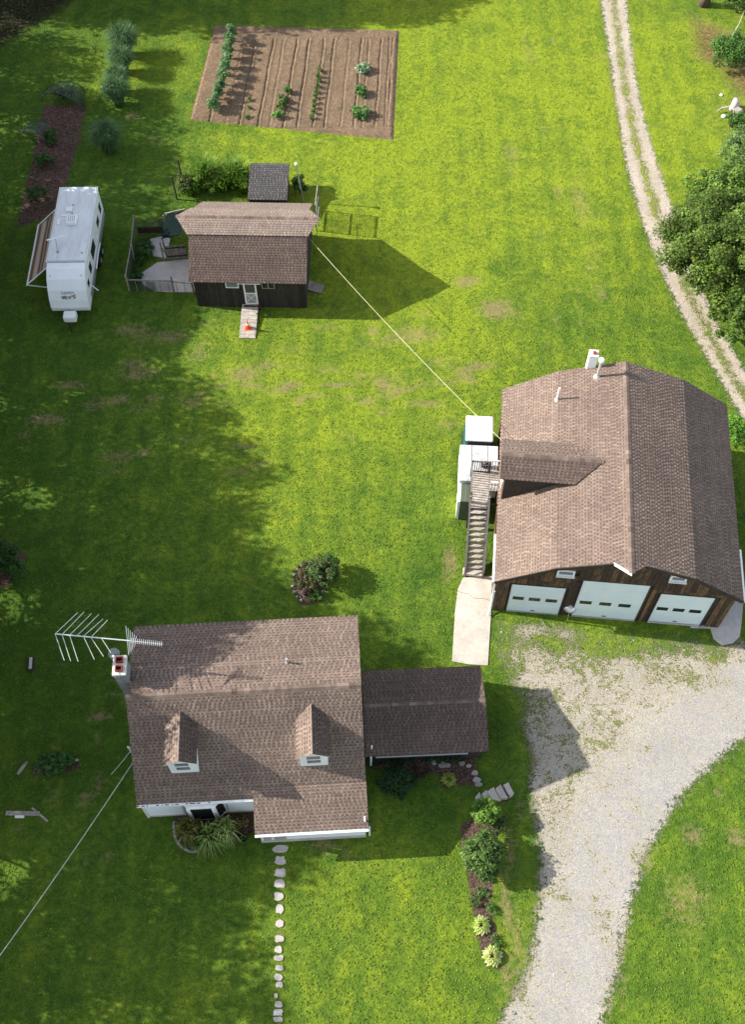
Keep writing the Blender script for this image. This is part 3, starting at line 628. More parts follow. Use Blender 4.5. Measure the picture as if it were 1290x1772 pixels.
# ------------------------------------------------------------------ BOX TRUCK beside barn
tr=empty('box_truck',(6.03,34.0,0),math.radians(-4),'old green truck with white cab roof and stained white box','truck')
def rbox(x0,x1,y0,y1,z0,z1,name,mat,par,bv=.05,**k): return MB().box(x0,x1,y0,y1,z0,z1).build(name,mat,par,bevel=bv,**k)
rbox(-.88,.80,-.02,2.0,.5,1.5,'cab_body','green',tr,.12)
rbox(-.70,.70,.35,1.9,1.51,1.98,'cab_windows','glass',tr,.1)
rbox(-.80,.76,.40,2.12,1.99,2.16,'cab_roof','white',tr,.2)
rbox(-.78,.72,1.95,2.35,.5,1.1,'hood','green',tr,.1)
rbox(-1.1,1.02,-2.35,.02,.6,2.25,'box_body','stained',tr,.03)
for x in (-.45,.42): MB().box(x-.012,x+.012,-2.33,.0,2.253,2.265).build('roof_seam','greymetal',tr)
for x,y in ((-.82,1.7),(.72,1.7),(-.95,-1.6),(.85,-1.6)):
    w_=MB(); w_.lathe([(.2,-.1),(.38,-.1),(.4,-.04),(.4,.06),(.38,.1),(.2,.1)],20); o=w_.build('wheel','black',tr,loc=(x,y,.4),rot=(0,math.pi/2,0)); MB().lathe([(.2,-.09),(.2,.09)],16).build('rim','alum',o)
mb=MB(); 
sp=empty('engine_lump',at(839,806,2.3),0,'small black machine standing on the white truck box','machine')
rbox(-.2,.2,-.15,.15,.02,.28,'case','black',sp,.03); MB().lathe([(.1,.28),(.1,.36),(.05,.4)],14).build('cap','greymetal',sp); MB().tube([(-.25,-.2,.1),(-.25,-.2,.35),(.25,-.2,.35),(.25,-.2,.1)],.018,6).build('handle','greymetal',sp)
op=empty('olive_locker',(5.14,31.3,0),math.radians(-6),'tall olive green metal locker beside the stairs','locker')
rbox(-.27,.22,-.75,.75,0,1.95,'case','olive',op,.02); MB().box(-.42,-.275,-.77,.77,0,1.93).build('side_panel','white',op); MB().box(.0,.02,-.77,.62,1.953,1.965).build('seam','greymetal',op)
# ------------------------------------------------------------------ HOUSE
HO=Vector((-10.92,14.14,0)); HR=math.radians(2.6)
house=empty('house',HO,HR,'white cape house with brown shingle roof and two dormers','house')
W=10.42
pF=(-.12,-.14,2.58); RZ=6.35; RV=3.68; BV=7.55; BZ=5.5
U0,U1=-.12,W+.1
rf=MB(); deckslab(rf,(U0,-.14,2.58),(U1,-.14,2.58),(U0,RV,RZ),(U1,RV,RZ)); deckslab(rf,(U0,BV,BZ),(U1,BV,BZ),(U0,RV,RZ),(U1,RV,RZ))
PU0,PU1=5.3,W+.12
deckslab(rf,(PU0,-1.68,2.16),(PU1,-1.68,2.16),(PU0,.22,2.97),(PU1,.22,2.97))
hroof=rf.build('roof','trim',house,fix=True)
hs=MB(); slope(hs,(U0,-.14,2.58),(U1,-.14,2.58),(U0,RV,RZ),(U1,RV,RZ)); slope(hs,(U1,BV,BZ),(U0,BV,BZ),(U1,RV,RZ),(U0,RV,RZ))
slope(hs,(PU0,-1.68,2.18),(PU1,-1.68,2.18),(PU0,.22,3.0),(PU1,.22,3.0))
ridgecaps(hs,(U0,RV,RZ),(U1,RV,RZ),.16,((0,-1,-.98),(0,1,-.2)))
tag(hs.build('shingles','shingle',hroof),None,None,kind='stuff')
# walls
wb=MB()
wb.poly([(0,0,0),(0,7.4,0),(0,7.4,5.35),(0,RV,6.15),(0,0,2.62)],[(0,1,2,3,4)]); wb.poly([(W,0,0),(W,7.4,0),(W,7.4,5.35),(W,RV,6.15),(W,0,2.62)],[(4,3,2,1,0)])
wb.face([(0,7.4,0),(W,7.4,0),(W,7.4,5.35),(0,7.4,5.35)]); wb.face([(0,0,0),(1.7,0,0),(1.7,0,2.6),(0,0,2.6)]); wb.face([(3.9,0,0),(W,0,0),(W,0,2.6),(3.9,0,2.6)]); wb.face([(1.7,0,0),(3.9,0,0),(3.9,0,.55),(1.7,0,.55)])
hw=wb.build('walls','siding',house)
sd=MB()
for k in range(22):
    z=.18+k*.11; 
    for a,b in ((0,1.7),(3.9,5.4)): sd.poly([(a,-.018,z),(b,-.018,z),(b,-.002,z+.108),(a,-.002,z+.108),(a,-.002,z),(b,-.002,z)],[(0,1,2,3),(4,5,1,0)])
tag(sd.build('clapboards','siding',hw),None,None,kind='stuff')
MB().box(-.04,.04,-.05,.03,0,2.5).build('corner_board','trim',house)
MB().box(0,W,-.03,.0,0,.18).build('foundation','slab',house)
# bay window
bw=MB(); z0,z1=.55,2.35
A=(1.75,0);B=(2.2,-.42);C_=(3.4,-.42);D_=(3.85,0)
pts=[A,B,C_,D_]
bw.prism([A,B,C_,D_],.45,.6); bw.prism([A,B,C_,D_],2.3,2.42)
bay=bw.build('bay_window','trim',house,fix=True)
for (p,q) in ((A,B),(B,C_),(C_,D_)):
    p=Vector((*p,0));q=Vector((*q,0));d=(q-p).normalized()
    MB().beam(p+d*.08+Vector((0,0,1.45)),q-d*.08+Vector((0,0,1.45)),.02,1.68).build('pane','glass',bay)
    for e in (p+d*.05,q-d*.05): MB().box(e.x-.05,e.x+.05,e.y-.05,e.y+.04,.6,2.3).build('mullion','trim',bay)
# gutters with seamed bracket
MB().beam((U0,-.22,2.55),(PU0-.02,-.22,2.55),.10,.10).build('gutter','trim',house)
MB().beam((PU0,-1.76,2.1),(PU1,-1.76,2.1),.11,.10).build('gutter','trim',house)
lf=MB()
for k in range(26): x=U0+random.random()*3.4; lf.box(x,x+random.uniform(.04,.14),-.24,-.2,2.601,2.61)
tag(lf.build('gutter_leaves','darkwood',house),None,None,kind='stuff')
MB().tube([(PU1+.03,-1.76,2.05),(PU1+.05,-1.55,1.9),(PU1+.05,-1.5,.1)],.04).build('downspout','trim',house)
MB().tube([(-.04,-.1,2.5),(.0,-.08,2.3),(-.02,-.08,.15)],.035).build('downspout','trim',house)
# porch
pc=MB(); pc.box(5.42,W,-1.55,-.03,0,.28); porch=pc.build('porch_floor','slab',house)
MB().box(6.65,W-.04,-1.5,-1.42,.28,2.2).build('porch_wall','siding',house); MB().box(W-.06,W,-1.42,0,.28,2.4).build('porch_side','siding',house)
MB().box(5.44,5.54,-1.5,-1.4,.28,2.2).build('porch_post','trim',house); MB().box(5.95,6.05,-1.5,-1.4,.28,2.2).build('porch_post','trim',house)
MB().box(8.0,8.04,-1.52,-1.5,.28,2.2).build('siding_seam','trim',house)
MB().box(5.6,6.5,-.08,-.03,.3,2.3).build('front_door','glass2',house)
# dormers
def dormer(u,label):
    hw_=.63; v0=.93; ez=5.33; rz=5.82; d=MB()
    zb=2.72+.975*v0
    d.poly([(u-hw_,v0,zb),(u+hw_,v0,zb),(u+hw_,v0,ez),(u,v0,rz-.06),(u-hw_,v0,ez)],[(0,1,2,3,4)])
    for s in (-1,1): d.face([(u+s*hw_,v0,zb),(u+s*hw_,3.2,ez),(u+s*hw_,v0,ez)])
    o=d.build('dormer','siding',house); o['label']=label
    r=MB(); e=.74
    for s in (-1,1):
        deckslab(r,(u+s*e,v0-.16,ez-.03),(u+s*e,2.75,ez-.03),(u,v0-.16,rz),(u,3.3,rz),.06)
    ro=r.build('dormer_roof','trim',o,fix=True); q=MB()
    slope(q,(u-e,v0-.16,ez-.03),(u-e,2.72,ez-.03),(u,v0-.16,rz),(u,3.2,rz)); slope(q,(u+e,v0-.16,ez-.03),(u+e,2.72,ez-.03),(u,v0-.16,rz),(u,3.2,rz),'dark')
    tag(q.build('shingles','shingle',ro),None,None,kind='stuff')
    f=MB(); wx=.38; a,b=zb+.42,ez-.12; y=v0-.05
    f.box(u-wx,u-wx+.07,y,v0,a,b); f.box(u+wx-.07,u+wx,y,v0,a,b); f.box(u-wx+.07,u+wx-.07,y,v0,a,a+.07); f.box(u-wx+.07,u+wx-.07,y,v0,b-.07,b); f.box(u-wx+.07,u+wx-.07,y,v0,(a+b)/2-.03,(a+b)/2+.03)
    fo=f.build('window_frame','trim',o); 
    for k in (0,1):
        m0=a+.07 if k==0 else (a+b)/2+.03; m1=(a+b)/2-.03 if k==0 else b-.07
        MB().box(u-wx+.07,u+wx-.07,v0-.02,v0-.005,m0,m1).build('pane','glass2',fo)
dormer(2.26,'left roof dormer, its window in tree shade'); dormer(8.2,'right roof dormer beside the porch roof')
# roof vent
hp=HO+Matrix.Rotation(HR,3,'Z')@Vector((7.15,5.1,6.05)); mb=MB(); mb.tube([hp-Vector((0,0,.1)),hp+Vector((0,0,.38))],.05,10); t=mb.build('roof_vent','alum'); tag(t,'short grey vent stub on the house back slope','vent'); MB().lathe([(.11,-.03),(.09,.05)],12,hp).build('flashing','greymetal',t)
# chimney
cr=empty('chimney',(-11.42,18.98,0),HR,'grey brick chimney with pale cap on the house left wall','chimney')
rows=0
bm_=MB().box(-.12,.12,-.05,.05,0,.09).mesh('chimney_brick','cblock')
core=MB().box(-.25,.25,-.40,.40,.0,7.15).build('core','cblock',cr)
for k in range(50,72):
    z=.1*k
    for j in range(3): share(bm_,'brick',cr,(-.165+.165*j*1.0 if 1 else 0,-.41,z),0,(.62,1,1)) if False else None
# brick courses on the visible front and right faces as separate bricks
for k in range(18):
    z=7.15-.1*(k+1)
    for j in range(2):
        share(bm_,'brick',cr,(-.13+.26*j+(.05 if k%2 else -.02),-.385,z),0)
    for j in range(3): share(bm_,'brick',cr,(-.235,-.27+.27*j+(.05 if k%2 else 0),z),math.pi/2)
mb=MB(); mb.box(-.31,.31,-.48,.48,7.15,7.3); mb.build('cap','mortar',cr,bevel=.02)
for y in (-.2,.22):
    f=MB(); f.box(-.16,.16,y-.13,y-.09,7.3,7.46); f.box(-.16,.16,y+.09,y+.13,7.3,7.46); f.box(-.16,-.12,y-.09,y+.09,7.3,7.46); f.box(.12,.16,y-.09,y+.09,7.3,7.46); fo=f.build('flue','red',cr); MB().box(-.12,.12,y-.09,y+.09,7.302,7.32).build('flue_void','black',fo)
mb=MB(); mb.prism([(-.30,-.5),(.24,-.5),(.24,.5),(-.30,.5)],0,4.6); mb.build('shoulder','cblock',cr)
# antenna + dish
an=empty('tv_antenna',(-11.15,19.65,0),0,'long silver rooftop tv antenna beside the chimney','antenna')
ah=8.6; a0_=at(95,1097,ah); a1_=at(225,1109,ah); a2_=at(282,1115,ah); o_=Vector((-11.15,19.65,0))
MB().tube([(0,0,4.5),(a1_.x-.1-o_.x,a1_.y-o_.y+.02,ah)],.025,8).build('mast','greymetal',an)
MB().beam(a0_-o_,a1_-o_,.05,.05).build('boom','alum',an); MB().beam(a1_-o_+Vector((.03,0,0)),a2_-o_,.035,.035).build('director_boom','alum',an)
tips=[((95,1097),(134,1060),(111,1143)),((107,1098),(145,1059),(122,1144)),((120,1099),(158,1062),(135,1145)),((133,1100),(171,1063),None),((144,1101),(178,1071),(163,1141)),((157,1103),(186,1073),(179,1136)),((175,1104),None,(192,1130))]
for r,u,l in tips:
    b_=at(*r,ah)-o_
    for t in (u,l):
        if t: MB().tube([b_,at(*t,ah)-o_],.016,6).build('element','alum',an)
el=MB().beam((0,-.12,0),(0,.12,0),.02,.02).mesh('element','alum')
for k in range(16): share(el,'element',an,(a1_-o_)+(a2_-a1_)*((k+.6)/16.3)+Vector((0,0,.03)),0)
for k in range(6):
    s=.18+.09*k; b_=a1_-o_-Vector((.12+.07*k-.35,0,0)); MB().beam(b_+Vector((-.03*k+.05,s,.1+.02*k)),b_,.018,.018).build('reflector','alum',an); MB().beam(b_+Vector((.02*k,-s,-.1)),b_,.018,.018).build('reflector','alum',an)
dc=at(197,1131,7.2); di=empty('satellite_dish',dc,0,'small grey satellite dish behind the chimney','satellite dish')
dmb=MB(); dmb.lathe([(.02,.0),(.12,.015),(.2,.045),(.25,.08),(.26,.085)],20); dmb.build('reflector','greymetal',di,smooth=True,rot=(.35,.2,0))
MB().tube([(.0,0,.02),(.05,-.25,.3)],.012,6).build('arm','alum',di); MB().box(.0,.1,-.3,-.22,.27,.34).build('receiver','trim',di); MB().tube([(0,0,0),(.35,-.1,-.25),(.45,-.12,-.8)],.02,6).build('mount','alum',di)
# ------------------------------------------------------------------ WING
WO=Vector((-.62,18.64,0)); wing=empty('low_wing',WO,math.radians(2.),'low brown shingled wing joining the house right side','building')
x0,x1=.10,6.02
rf=MB(); deckslab(rf,(x0,-2.28,2.0),(x1,-2.28,2.0),(x0,0,2.78),(x1,0,2.78)); deckslab(rf,(x0,2.1,2.02),(x1,2.1,2.02),(x0,0,2.78),(x1,0,2.78)); wr=rf.build('roof','darkwood',wing,fix=True)
q=MB(); slope(q,(x0,-2.28,2.0),(x1,-2.28,2.0),(x0,0,2.78),(x1,0,2.78),'dark'); slope(q,(x1,2.1,2.02),(x0,2.1,2.02),(x1,0,2.78),(x0,0,2.78),'dark'); ridgecaps(q,(x0,0,2.78),(x1,0,2.78),.15,((0,-1,-.48),(0,1,-.48)))
tag(q.build('shingles','shingle',wr),None,None,kind='stuff')
boards(wing,.1,5.85,.24,lambda u:1.95,[],'shedboard',-1.92,-1.86)
MB().box(.1,5.85,1.86,1.92,0,1.95).build('back_wall','shedboard',wing); MB().poly([(5.85,-1.9,0),(5.85,1.9,0),(5.85,1.9,1.98),(5.85,0,2.68),(5.85,-1.9,1.98)],[(0,1,2,3,4)]).build('end_wall','shedboard',wing)
MB().beam((x0+.5,-2.32,1.95),(x1-1,-2.32,1.95),.05,.08).build('drip_edge','greymetal',wing)
dp=at(642,1308,1.3); MB().tube([dp+Vector((0,.15,1.0))-WO,dp+Vector((-.05,-.05,0.6))-WO,dp+Vector((-.07,-.1,-1.2))-WO],.05,8).build('downspout','trim',wing)
# ------------------------------------------------------------------ SHED
SO=Vector((-10.91,46.3,0)); SR=math.radians(-2.0)
shed=empty('shed',SO,SR,'dark weathered gambrel shed with pointed roof hoods and white door','shed')
SW=6.88; E0,E1=-.22,SW+.14; ez,bz,rz_=2.50,4.2,4.62; ev,bv,rv,bv2,ev2=-.27,2.05,3.12,4.2,6.55
rf=MB()
deckslab(rf,(E0,ev,ez),(E1,ev,ez),(E0,bv,bz),(E1,bv,bz),.08); deckslab(rf,(E0,ev2,ez),(E1,ev2,ez),(E0,bv2,bz),(E1,bv2,bz),.08)
T0,T1=E0-.85,E1+.75
deckslab(rf,(E0-.1,bv-.06,bz+.02),(E1+.05,bv-.06,bz+.02),(T0,rv,rz_),(T1,rv,rz_),.06); deckslab(rf,(E0-.1,bv2+.02,bz+.02),(E1+.05,bv2+.02,bz+.02),(T0,rv,rz_),(T1,rv,rz_),.06)
sroof=rf.build('roof','darkwood',shed,fix=True)
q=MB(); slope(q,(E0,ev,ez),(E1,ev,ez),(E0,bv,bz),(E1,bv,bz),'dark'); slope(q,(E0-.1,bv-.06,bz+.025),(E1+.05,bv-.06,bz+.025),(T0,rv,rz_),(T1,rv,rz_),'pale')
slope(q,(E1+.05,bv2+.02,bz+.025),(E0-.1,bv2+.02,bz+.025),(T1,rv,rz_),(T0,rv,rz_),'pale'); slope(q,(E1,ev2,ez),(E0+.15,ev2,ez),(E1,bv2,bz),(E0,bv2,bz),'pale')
ridgecaps(q,(T0,rv,rz_),(T1,rv,rz_),.15,((0,-1,-.4),(0,1,-.4)))
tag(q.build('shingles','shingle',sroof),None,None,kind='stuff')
MB().poly([(.03,.06,0),(SW-.03,.06,0),(SW-.03,.06,2.45),(.03,.06,2.45)],[(0,1,2,3)]).build('front_sheathing','darkwood',shed)
boards(shed,0,SW,.2,lambda u:2.5,[(1.92,2.8,1.72,2.34),(2.95,3.95,0,2.36),(4.2,5.0,1.7,2.34)],'shedboard',.0,.05)
for x in (0.,SW-.05):
    MB().poly([(x,.06,0),(x,6.3,0),(x,6.3,2.6),(x,bv2,4.1),(x,rv,4.5),(x,bv,4.1),(x,.06,2.6),(x+.05,.06,0),(x+.05,6.3,0),(x+.05,6.3,2.6),(x+.05,bv2,4.1),(x+.05,rv,4.5),(x+.05,bv,4.1),(x+.05,.06,2.6)],[(0,1,2,3,4,5,6),(13,12,11,10,9,8,7)]).build('side_wall','shedboard',shed,fix=True)
MB().box(.0,SW,6.25,6.3,0,2.5).build('back_wall','shedboard',shed)
def framed(par,name,a,b,c,d,mat='glass2',t=.06,y=-.03,bar=False):
    f=MB(); f.box(a,a+t,y,.05,c,d); f.box(b-t,b,y,.05,c,d); f.box(a+t,b-t,y,.05,c,c+t); f.box(a+t,b-t,y,.05,d-t,d)
    if bar: f.box((a+b)/2-.03,(a+b)/2+.03,y,.05,c+t,d-t)
    o=f.build(name,'trim',par); MB().box(a+t,b-t,.0,.02,c+t,d-t).build('pane',mat,o); return o
framed(shed,'window',1.96,2.78,1.76,2.3); o=framed(shed,'window',4.2,5.0,1.74,2.3,'glass',.05,-.02,True); o.data.materials[0]=M['greymetal']
d=framed(shed,'door',3.05,3.85,.32,2.32,'glass',.09); MB().box(3.14,3.76,-.012,-.002,.41,1.25).build('lower_panel','greymetal',d)
MB().beam((3.16,-.016,.5),(3.74,-.016,1.2),.01,.03).build('brace','trim',d); MB().beam((3.74,-.022,.5),(3.16,-.022,1.2),.01,.03).build('brace','trim',d); MB().box(3.14,3.76,-.018,.0,1.25,1.33).build('mid_rail','trim',d)
MB().box(2.72,4.16,-.2,-.0,2.3,2.36).build('door_header','trim',shed)
MB().box(2.95,3.98,-.25,-.0,.0,.3).build('door_step','darkwood',shed)
rp=empty('ramp',at(434,531),SR,'grey plank ramp running down from the shed door','ramp')
for k in range(9): 
    y=-.05-k*.28; MB().beam((0,y,.28-.028*k),(0,y-.27,.26-.028*k),1.02,.05).build('plank','deck',rp)
for x in (-.45,.45): MB().beam((x,0,.22),(x,-2.5,.01),.05,.12).build('stringer','wood',rp)
cn=empty('traffic_cone',at(429.5,568,.1),0,'orange traffic cone with white collar on the shed ramp','cone')
MB().box(-.2,.2,-.2,.2,0,.04).build('base','orange',cn); MB().lathe([(.14,.04),(.105,.28),(.06,.45),(.03,.62),(.02,.75)],16).build('body','orange',cn,smooth=True); MB().lathe([(.095,.36),(.07,.46)],16).build('collar','trim',cn)
# pallet / steps at right side of shed
pl=empty('side_ramp',at(533,497),math.radians(-15),'small slatted ramp at the shed right side','ramp')
for k in range(5): MB().box(.02+k*.2,.2+k*.2,-.35,.4,.16-.03*k,.2-.03*k).build('slat','wood',pl)
for y in (-.3,.3): MB().box(0,1.0,y,y+.08,0,.07).build('runner','darkwood',pl)
# outbuilding behind
OB=empty('small_coop',at(470,318,0)+Vector((0,-1.25,-.3)),math.radians(-2),'small coop with grey shingle roof behind the shed','coop')
rf=MB(); deckslab(rf,(-1.32,-1.6,1.55),(1.3,-1.6,1.55),(-1.32,1.15,2.05),(1.3,1.15,2.05)); deckslab(rf,(-1.32,1.5,1.85),(1.3,1.5,1.85),(-1.32,1.15,2.05),(1.3,1.15,2.05)); r=rf.build('roof','darkwood',OB,fix=True)
q=MB(); slope(q,(-1.32,-1.6,1.55),(1.3,-1.6,1.55),(-1.32,1.15,2.05),(1.3,1.15,2.05),'grey',gap=(.035,.032,.034)); slope(q,(1.3,1.5,1.85),(-1.32,1.5,1.85),(1.3,1.15,2.05),(-1.32,1.15,2.05),'grey'); tag(q.build('shingles','shingle',r),None,None,kind='stuff')
b=MB(); b.box(-1.2,1.2,-1.5,1.2,0,1.42); b.build('walls','shedboard',OB)
# ------------------------------------------------------------------ pen fence left of shed
pen=empty('pen_fence',at(224,503),0,'rickety wood and wire pen fence left of the shed','fence'); po=Vector(pen.location)
def wp(a,z=0): return at(a[0],a[1],0)-po+Vector((0,0,z))
fence=[((224,503),1.5),((233,452),1.5),((239,405),1.6),((268,404),1.1),((290,404),1.6),((301,505),1.4),((336,508),1.1),((290,449),1.5)]
for (p,h) in fence: MB().beam(wp(p),wp(p,h)+Vector((random.uniform(-.06,.06),random.uniform(-.05,.05),0)),.1,.1).build('post','wood',pen)
def rail(p,q,z,z2=None,mat='wood',w=.05,h=.1): MB().beam(wp(p,z),wp(q,z2 if z2 else z),w,h).build('rail',mat,pen)
rail((224,503),(301,505),1.0); rail((301,505),(336,508),.95); rail((224,503),(233,452),1.35); rail((233,452),(239,405),1.35,1.5); rail((239,405),(290,404),.35,.35,'darkwood',.05,.5)
for p,q,h in (((224,503),(239,405),1.35),((239,405),(290,404),1.3),((224,503),(301,505),.9)):
    a=wp(p);b=wp(q); MB().face([a,b,b+Vector((0,0,h)),a+Vector((0,0,h))]).build('wire_panel','wire',pen)
for k in range(7):
    t=(k+1)/8; a=wp((224+ (336-224)*t,503+5*t)); MB().beam(a,a+Vector((0,0,.9)),.03,.03).build('picket','wood',pen)
gp_=empty('pen_gate',at(308,449),math.radians(6),'grey board gate panel inside the pen','gate')
for k in range(7): MB().box(-.62+k*.18,-.46+k*.18,0,.03,.05,1.25).build('board','wood',gp_)
for z in (.3,1.05): MB().box(-.64,.64,-.04,-.002,z,z+.08).build('rail','darkwood',gp_)
MB().box(-.95,-.85,-.05,.05,0,1.7).build('post','wood',gp_); MB().beam((-.9,0,1.3),(-.62,0,.2),.05,.05).build('strut','wood',gp_)
lt=empty('lean_to',at(309,432),math.radians(-3),'dark green tarp lean-to on the shed left end','lean-to')
MB().poly([(-.7,-.9,1.9),(.6,-.9,2.3),(.6,1.2,2.3),(-.7,1.2,1.9),(-.7,-.9,1.86),(.6,-.9,2.26),(.6,1.2,2.26),(-.7,1.2,1.86)],[(0,1,2,3),(7,6,5,4),(0,4,5,1),(1,5,6,2),(2,6,7,3),(3,7,4,0)]).build('tarp_roof','tarp',lt)
for x,y in ((-.65,-.85),(-.65,1.15)): MB().box(x-.04,x+.04,y-.04,y+.04,0,1.95).build('post','wood',lt)
MB().beam((-.75,1.2,1.98),(.6,1.25,2.38),.06,.06).build('pole','wood',lt)
lp=empty('ladder_panel',at(548,400),math.radians(-4),'pale wooden lattice panel standing by the shed end','trellis')
for y in (0,1.9): MB().box(-.03,.03,y,y+.05,0,2.3).build('upright','wood',lp)
for k in range(3): MB().box(-.02,.02,.05,1.9,.25+k*.95,.33+k*.95).build('rung','deck',lp)
MB().face([(0,.05,.3),(0,1.9,.3),(0,1.9,2.15),(0,.05,2.15)]).build('netting','wire',lp)
fl=empty('frame_stand',at(549,408),0,'thin metal gate frame beside the shed','frame')
MB().tube([(0,0,0),(0,0,1.5),(.0,1.6,1.5),(0,1.6,0)],.02,6).build('frame_tube','greymetal',fl)
wpole=empty('lamp_pole',at(526,350),0,'thin pole with white cap behind the shed','pole'); b_=Vector(wpole.location); tp=at(512.6,286,2.9)
MB().tube([(0,0,0),tp-b_],.035,8).build('pole','greymetal',wpole); MB().lathe([(.05,0),(.1,.05),(.1,.16),(.03,.2)],12,tp-b_).build('white_cap','trim',wpole)
pp=empty('garden_stake',at(374,340),0,'thin dark stake in the weeds behind the shed','stake'); MB().tube([(0,0,0),at(364,288,2.2)-Vector(pp.location)],.025,6).build('stake_rod','darkwood',pp)
# ------------------------------------------------------------------ TRAVEL TRAILER
TO=Vector((-18.63,45.3,0)); tl=empty('travel_trailer',TO,math.radians(.4),'white travel trailer with striped awning parked on the grass','travel trailer')
hw2=1.19; TL=8.35
pf=[(.05,.75),(.0,1.1),(.15,1.6),(.45,2.15),(.9,2.65),(1.45,2.98),(1.9,3.08),(TL,3.1),(TL,.75)]
b=MB(); n=len(pf); vs=[(-hw2,y,z) for y,z in pf]+[(hw2,y,z) for y,z in pf]
b.poly(vs,[tuple(range(n)),tuple(range(n,2*n))[::-1]]+[(i,(i+1)%n,(i+1)%n+n,i+n) for i in range(n)])
body=b.build('body','rv',tl,fix=True,bevel=.04)
MB().box(-hw2+.03,hw2-.03,2.0,TL-.03,3.105,3.13).build('roof_membrane','rvroof',tl)
MB().box(hw2+.001,hw2+.02,1.0,TL-.1,.78,1.25).build('lower_skirt','greymetal',tl)
MB().beam((hw2+.02,1.9,3.08),(hw2+.02,TL,3.08),.04,.05).build('roof_rail','trim',tl); MB().beam((-hw2-.02,1.9,3.08),(-hw2-.02,TL,3.08),.04,.05).build('roof_rail','trim',tl)
for y0,y1,z0,z1 in ((.9,1.45,1.75,2.3),(2.0,2.7,1.75,2.5),(3.2,4.5,1.7,2.6),(5.9,6.7,1.75,2.4),(7.2,7.8,1.7,2.5)):
    o=MB().box(hw2+.003,hw2+.03,y0,y1,z0,z1).build('window','trim',tl); MB().box(hw2+.031,hw2+.036,y0+.05,y1-.05,z0+.05,z1-.05).build('pane','glass',o)
MB().beam((hw2+.04,1.6,1.3),(hw2+.35,1.55,.9),.05,.05).build('step_arm','trim',tl)
MB().box(hw2+.003,hw2+.03,5.2,5.6,1.3,1.7).build('hatch','trim',tl); MB().tube([(hw2+.08,3.2,1.1),(hw2+.1,4.2,1.3),(hw2+.06,5.4,1.1)],.05,6).build('hose','trim',tl)
for y in (4.6,5.4):
    for x in (-hw2+.1,hw2-.02):
        o=MB().lathe([(.18,-.1),(.34,-.1),(.36,-.05),(.36,.05),(.34,.1),(.18,.1)],20).build('wheel','black',tl,loc=(x,y,.36),rot=(0,math.pi/2,0)); MB().lathe([(.18,-.11),(.18,.11)],14).build('rim','alum',o)
ac=rbox(-.35,.3,4.9,5.65,3.135,3.42,'air_conditioner','white',tl,.07)
for k in range(4): MB().box(-.2+.12*k,-.17+.12*k,5.0,5.5,3.42,3.435).build('vent_rib','greymetal',ac)
rbox(-.55,-.15,6.1,6.5,3.135,3.22,'roof_vent','white',tl,.03); rbox(-.95,-.75,5.0,5.5,3.135,3.19,'fridge_vent','trim',tl,.02); rbox(-.75,-.4,5.7,5.85,3.135,3.17,'small_vent','trim',tl,.02)
for x,y in ((-.15,6.7),(-.1,5.95),(.9,2.6)): MB().lathe([(.05,3.13),(.05,3.2)],10,(x,y,0)).build('plumbing_vent','greymetal',tl)
am=MB(); am.tube([(-.6,2.7,3.13),(-.72,3.4,3.55)],.02,6); a_=am.build('bat_wing_antenna','greymetal',tl); MB().beam((-1.25,3.3,3.55),(-.2,3.65,3.55),.1,.03).build('wing','trim',a_); MB().lathe([(.09,3.13),(.09,3.17)],10,(-.6,2.7,0)).build('base','greymetal',a_)
# seam between cap and roof, clearance lights
MB().box(-hw2+.02,hw2-.02,1.88,1.92,3.09,3.12).build('roof_seam','greymetal',tl)
for x in (-.95,.95): MB().lathe([(.04,0),(.03,.03)],8,(x,1.08,2.79)).build('marker_light','greymetal',tl)
# lettering and feather graphic on front cap, laid on the sloped face between (.15,1.6) and (.45,2.15)
fn=Vector((0,-(2.15-1.6),.3)).normalized()
cu=bpy.data.curves.new('t','FONT'); cu.body='Layton'; cu.size=.30; cu.align_x='CENTER'; cu.shear=.35; cu.extrude=.003
to=bpy.data.objects.new('t',cu); COL.objects.link(to); bpy.context.view_layer.update()
me=bpy.data.meshes.new_from_object(to.evaluated_get(bpy.context.evaluated_depsgraph_get())); bpy.data.objects.remove(to)
me.materials.clear(); me.materials.append(M['greymetal']); lt_=bpy.data.objects.new('lettering',me); COL.objects.link(lt_); lt_.parent=tl
sl_=math.atan2(.55,.30); lt_.rotation_euler=(sl_,0,0); lt_.location=(0,.35-.016,1.96+.012)
fg=MB(); ex=Vector((1,0,0)); ey=Vector((0,.3,.55)).normalized(); base=Vector((.1,.245,1.775))+fn*.012
for k in range(34):
    cx=random.uniform(-.42,.36); cy=random.gauss(0,.06); L=random.uniform(.12,.34); hh=random.uniform(.012,.035)
    c=random.choice([(.25,.12,.09),(.35,.33,.33),(.10,.07,.06),(.45,.42,.42),(.20,.18,.2)]) if cx<.15 else random.choice([(.16,.04,.03),(.08,.04,.035)])
    z=fn*(.0004*k); P0=base+ex*cx+ey*cy+z; fg.face([P0-ex*L/2,P0-ey*hh,P0+ex*L/2+ey*.01,P0+ey*hh],c)
tag(fg.build('feather_graphic',simple('decal',(1,1,1),.5,.02,3.,usecol=True),tl),None,None)
rbox(-.4,.4,-.75,-.15,.55,1.05,'propane_cover','white',tl,.1)
MB().tube([(-.5,.2,.5),(0,-1.2,.5)],.04,6).build('tongue','black',tl); MB().tube([(.5,.2,.5),(0,-1.2,.5)],.04,6).build('tongue','black',tl); MB().tube([(0,-1.05,.0),(0,-1.05,.75)],.04,8).build('jack','black',tl)
MB().box(-1.0,1.0,.2,TL-.2,.55,.74).build('chassis','black',tl)
aw=MB(); NA=14
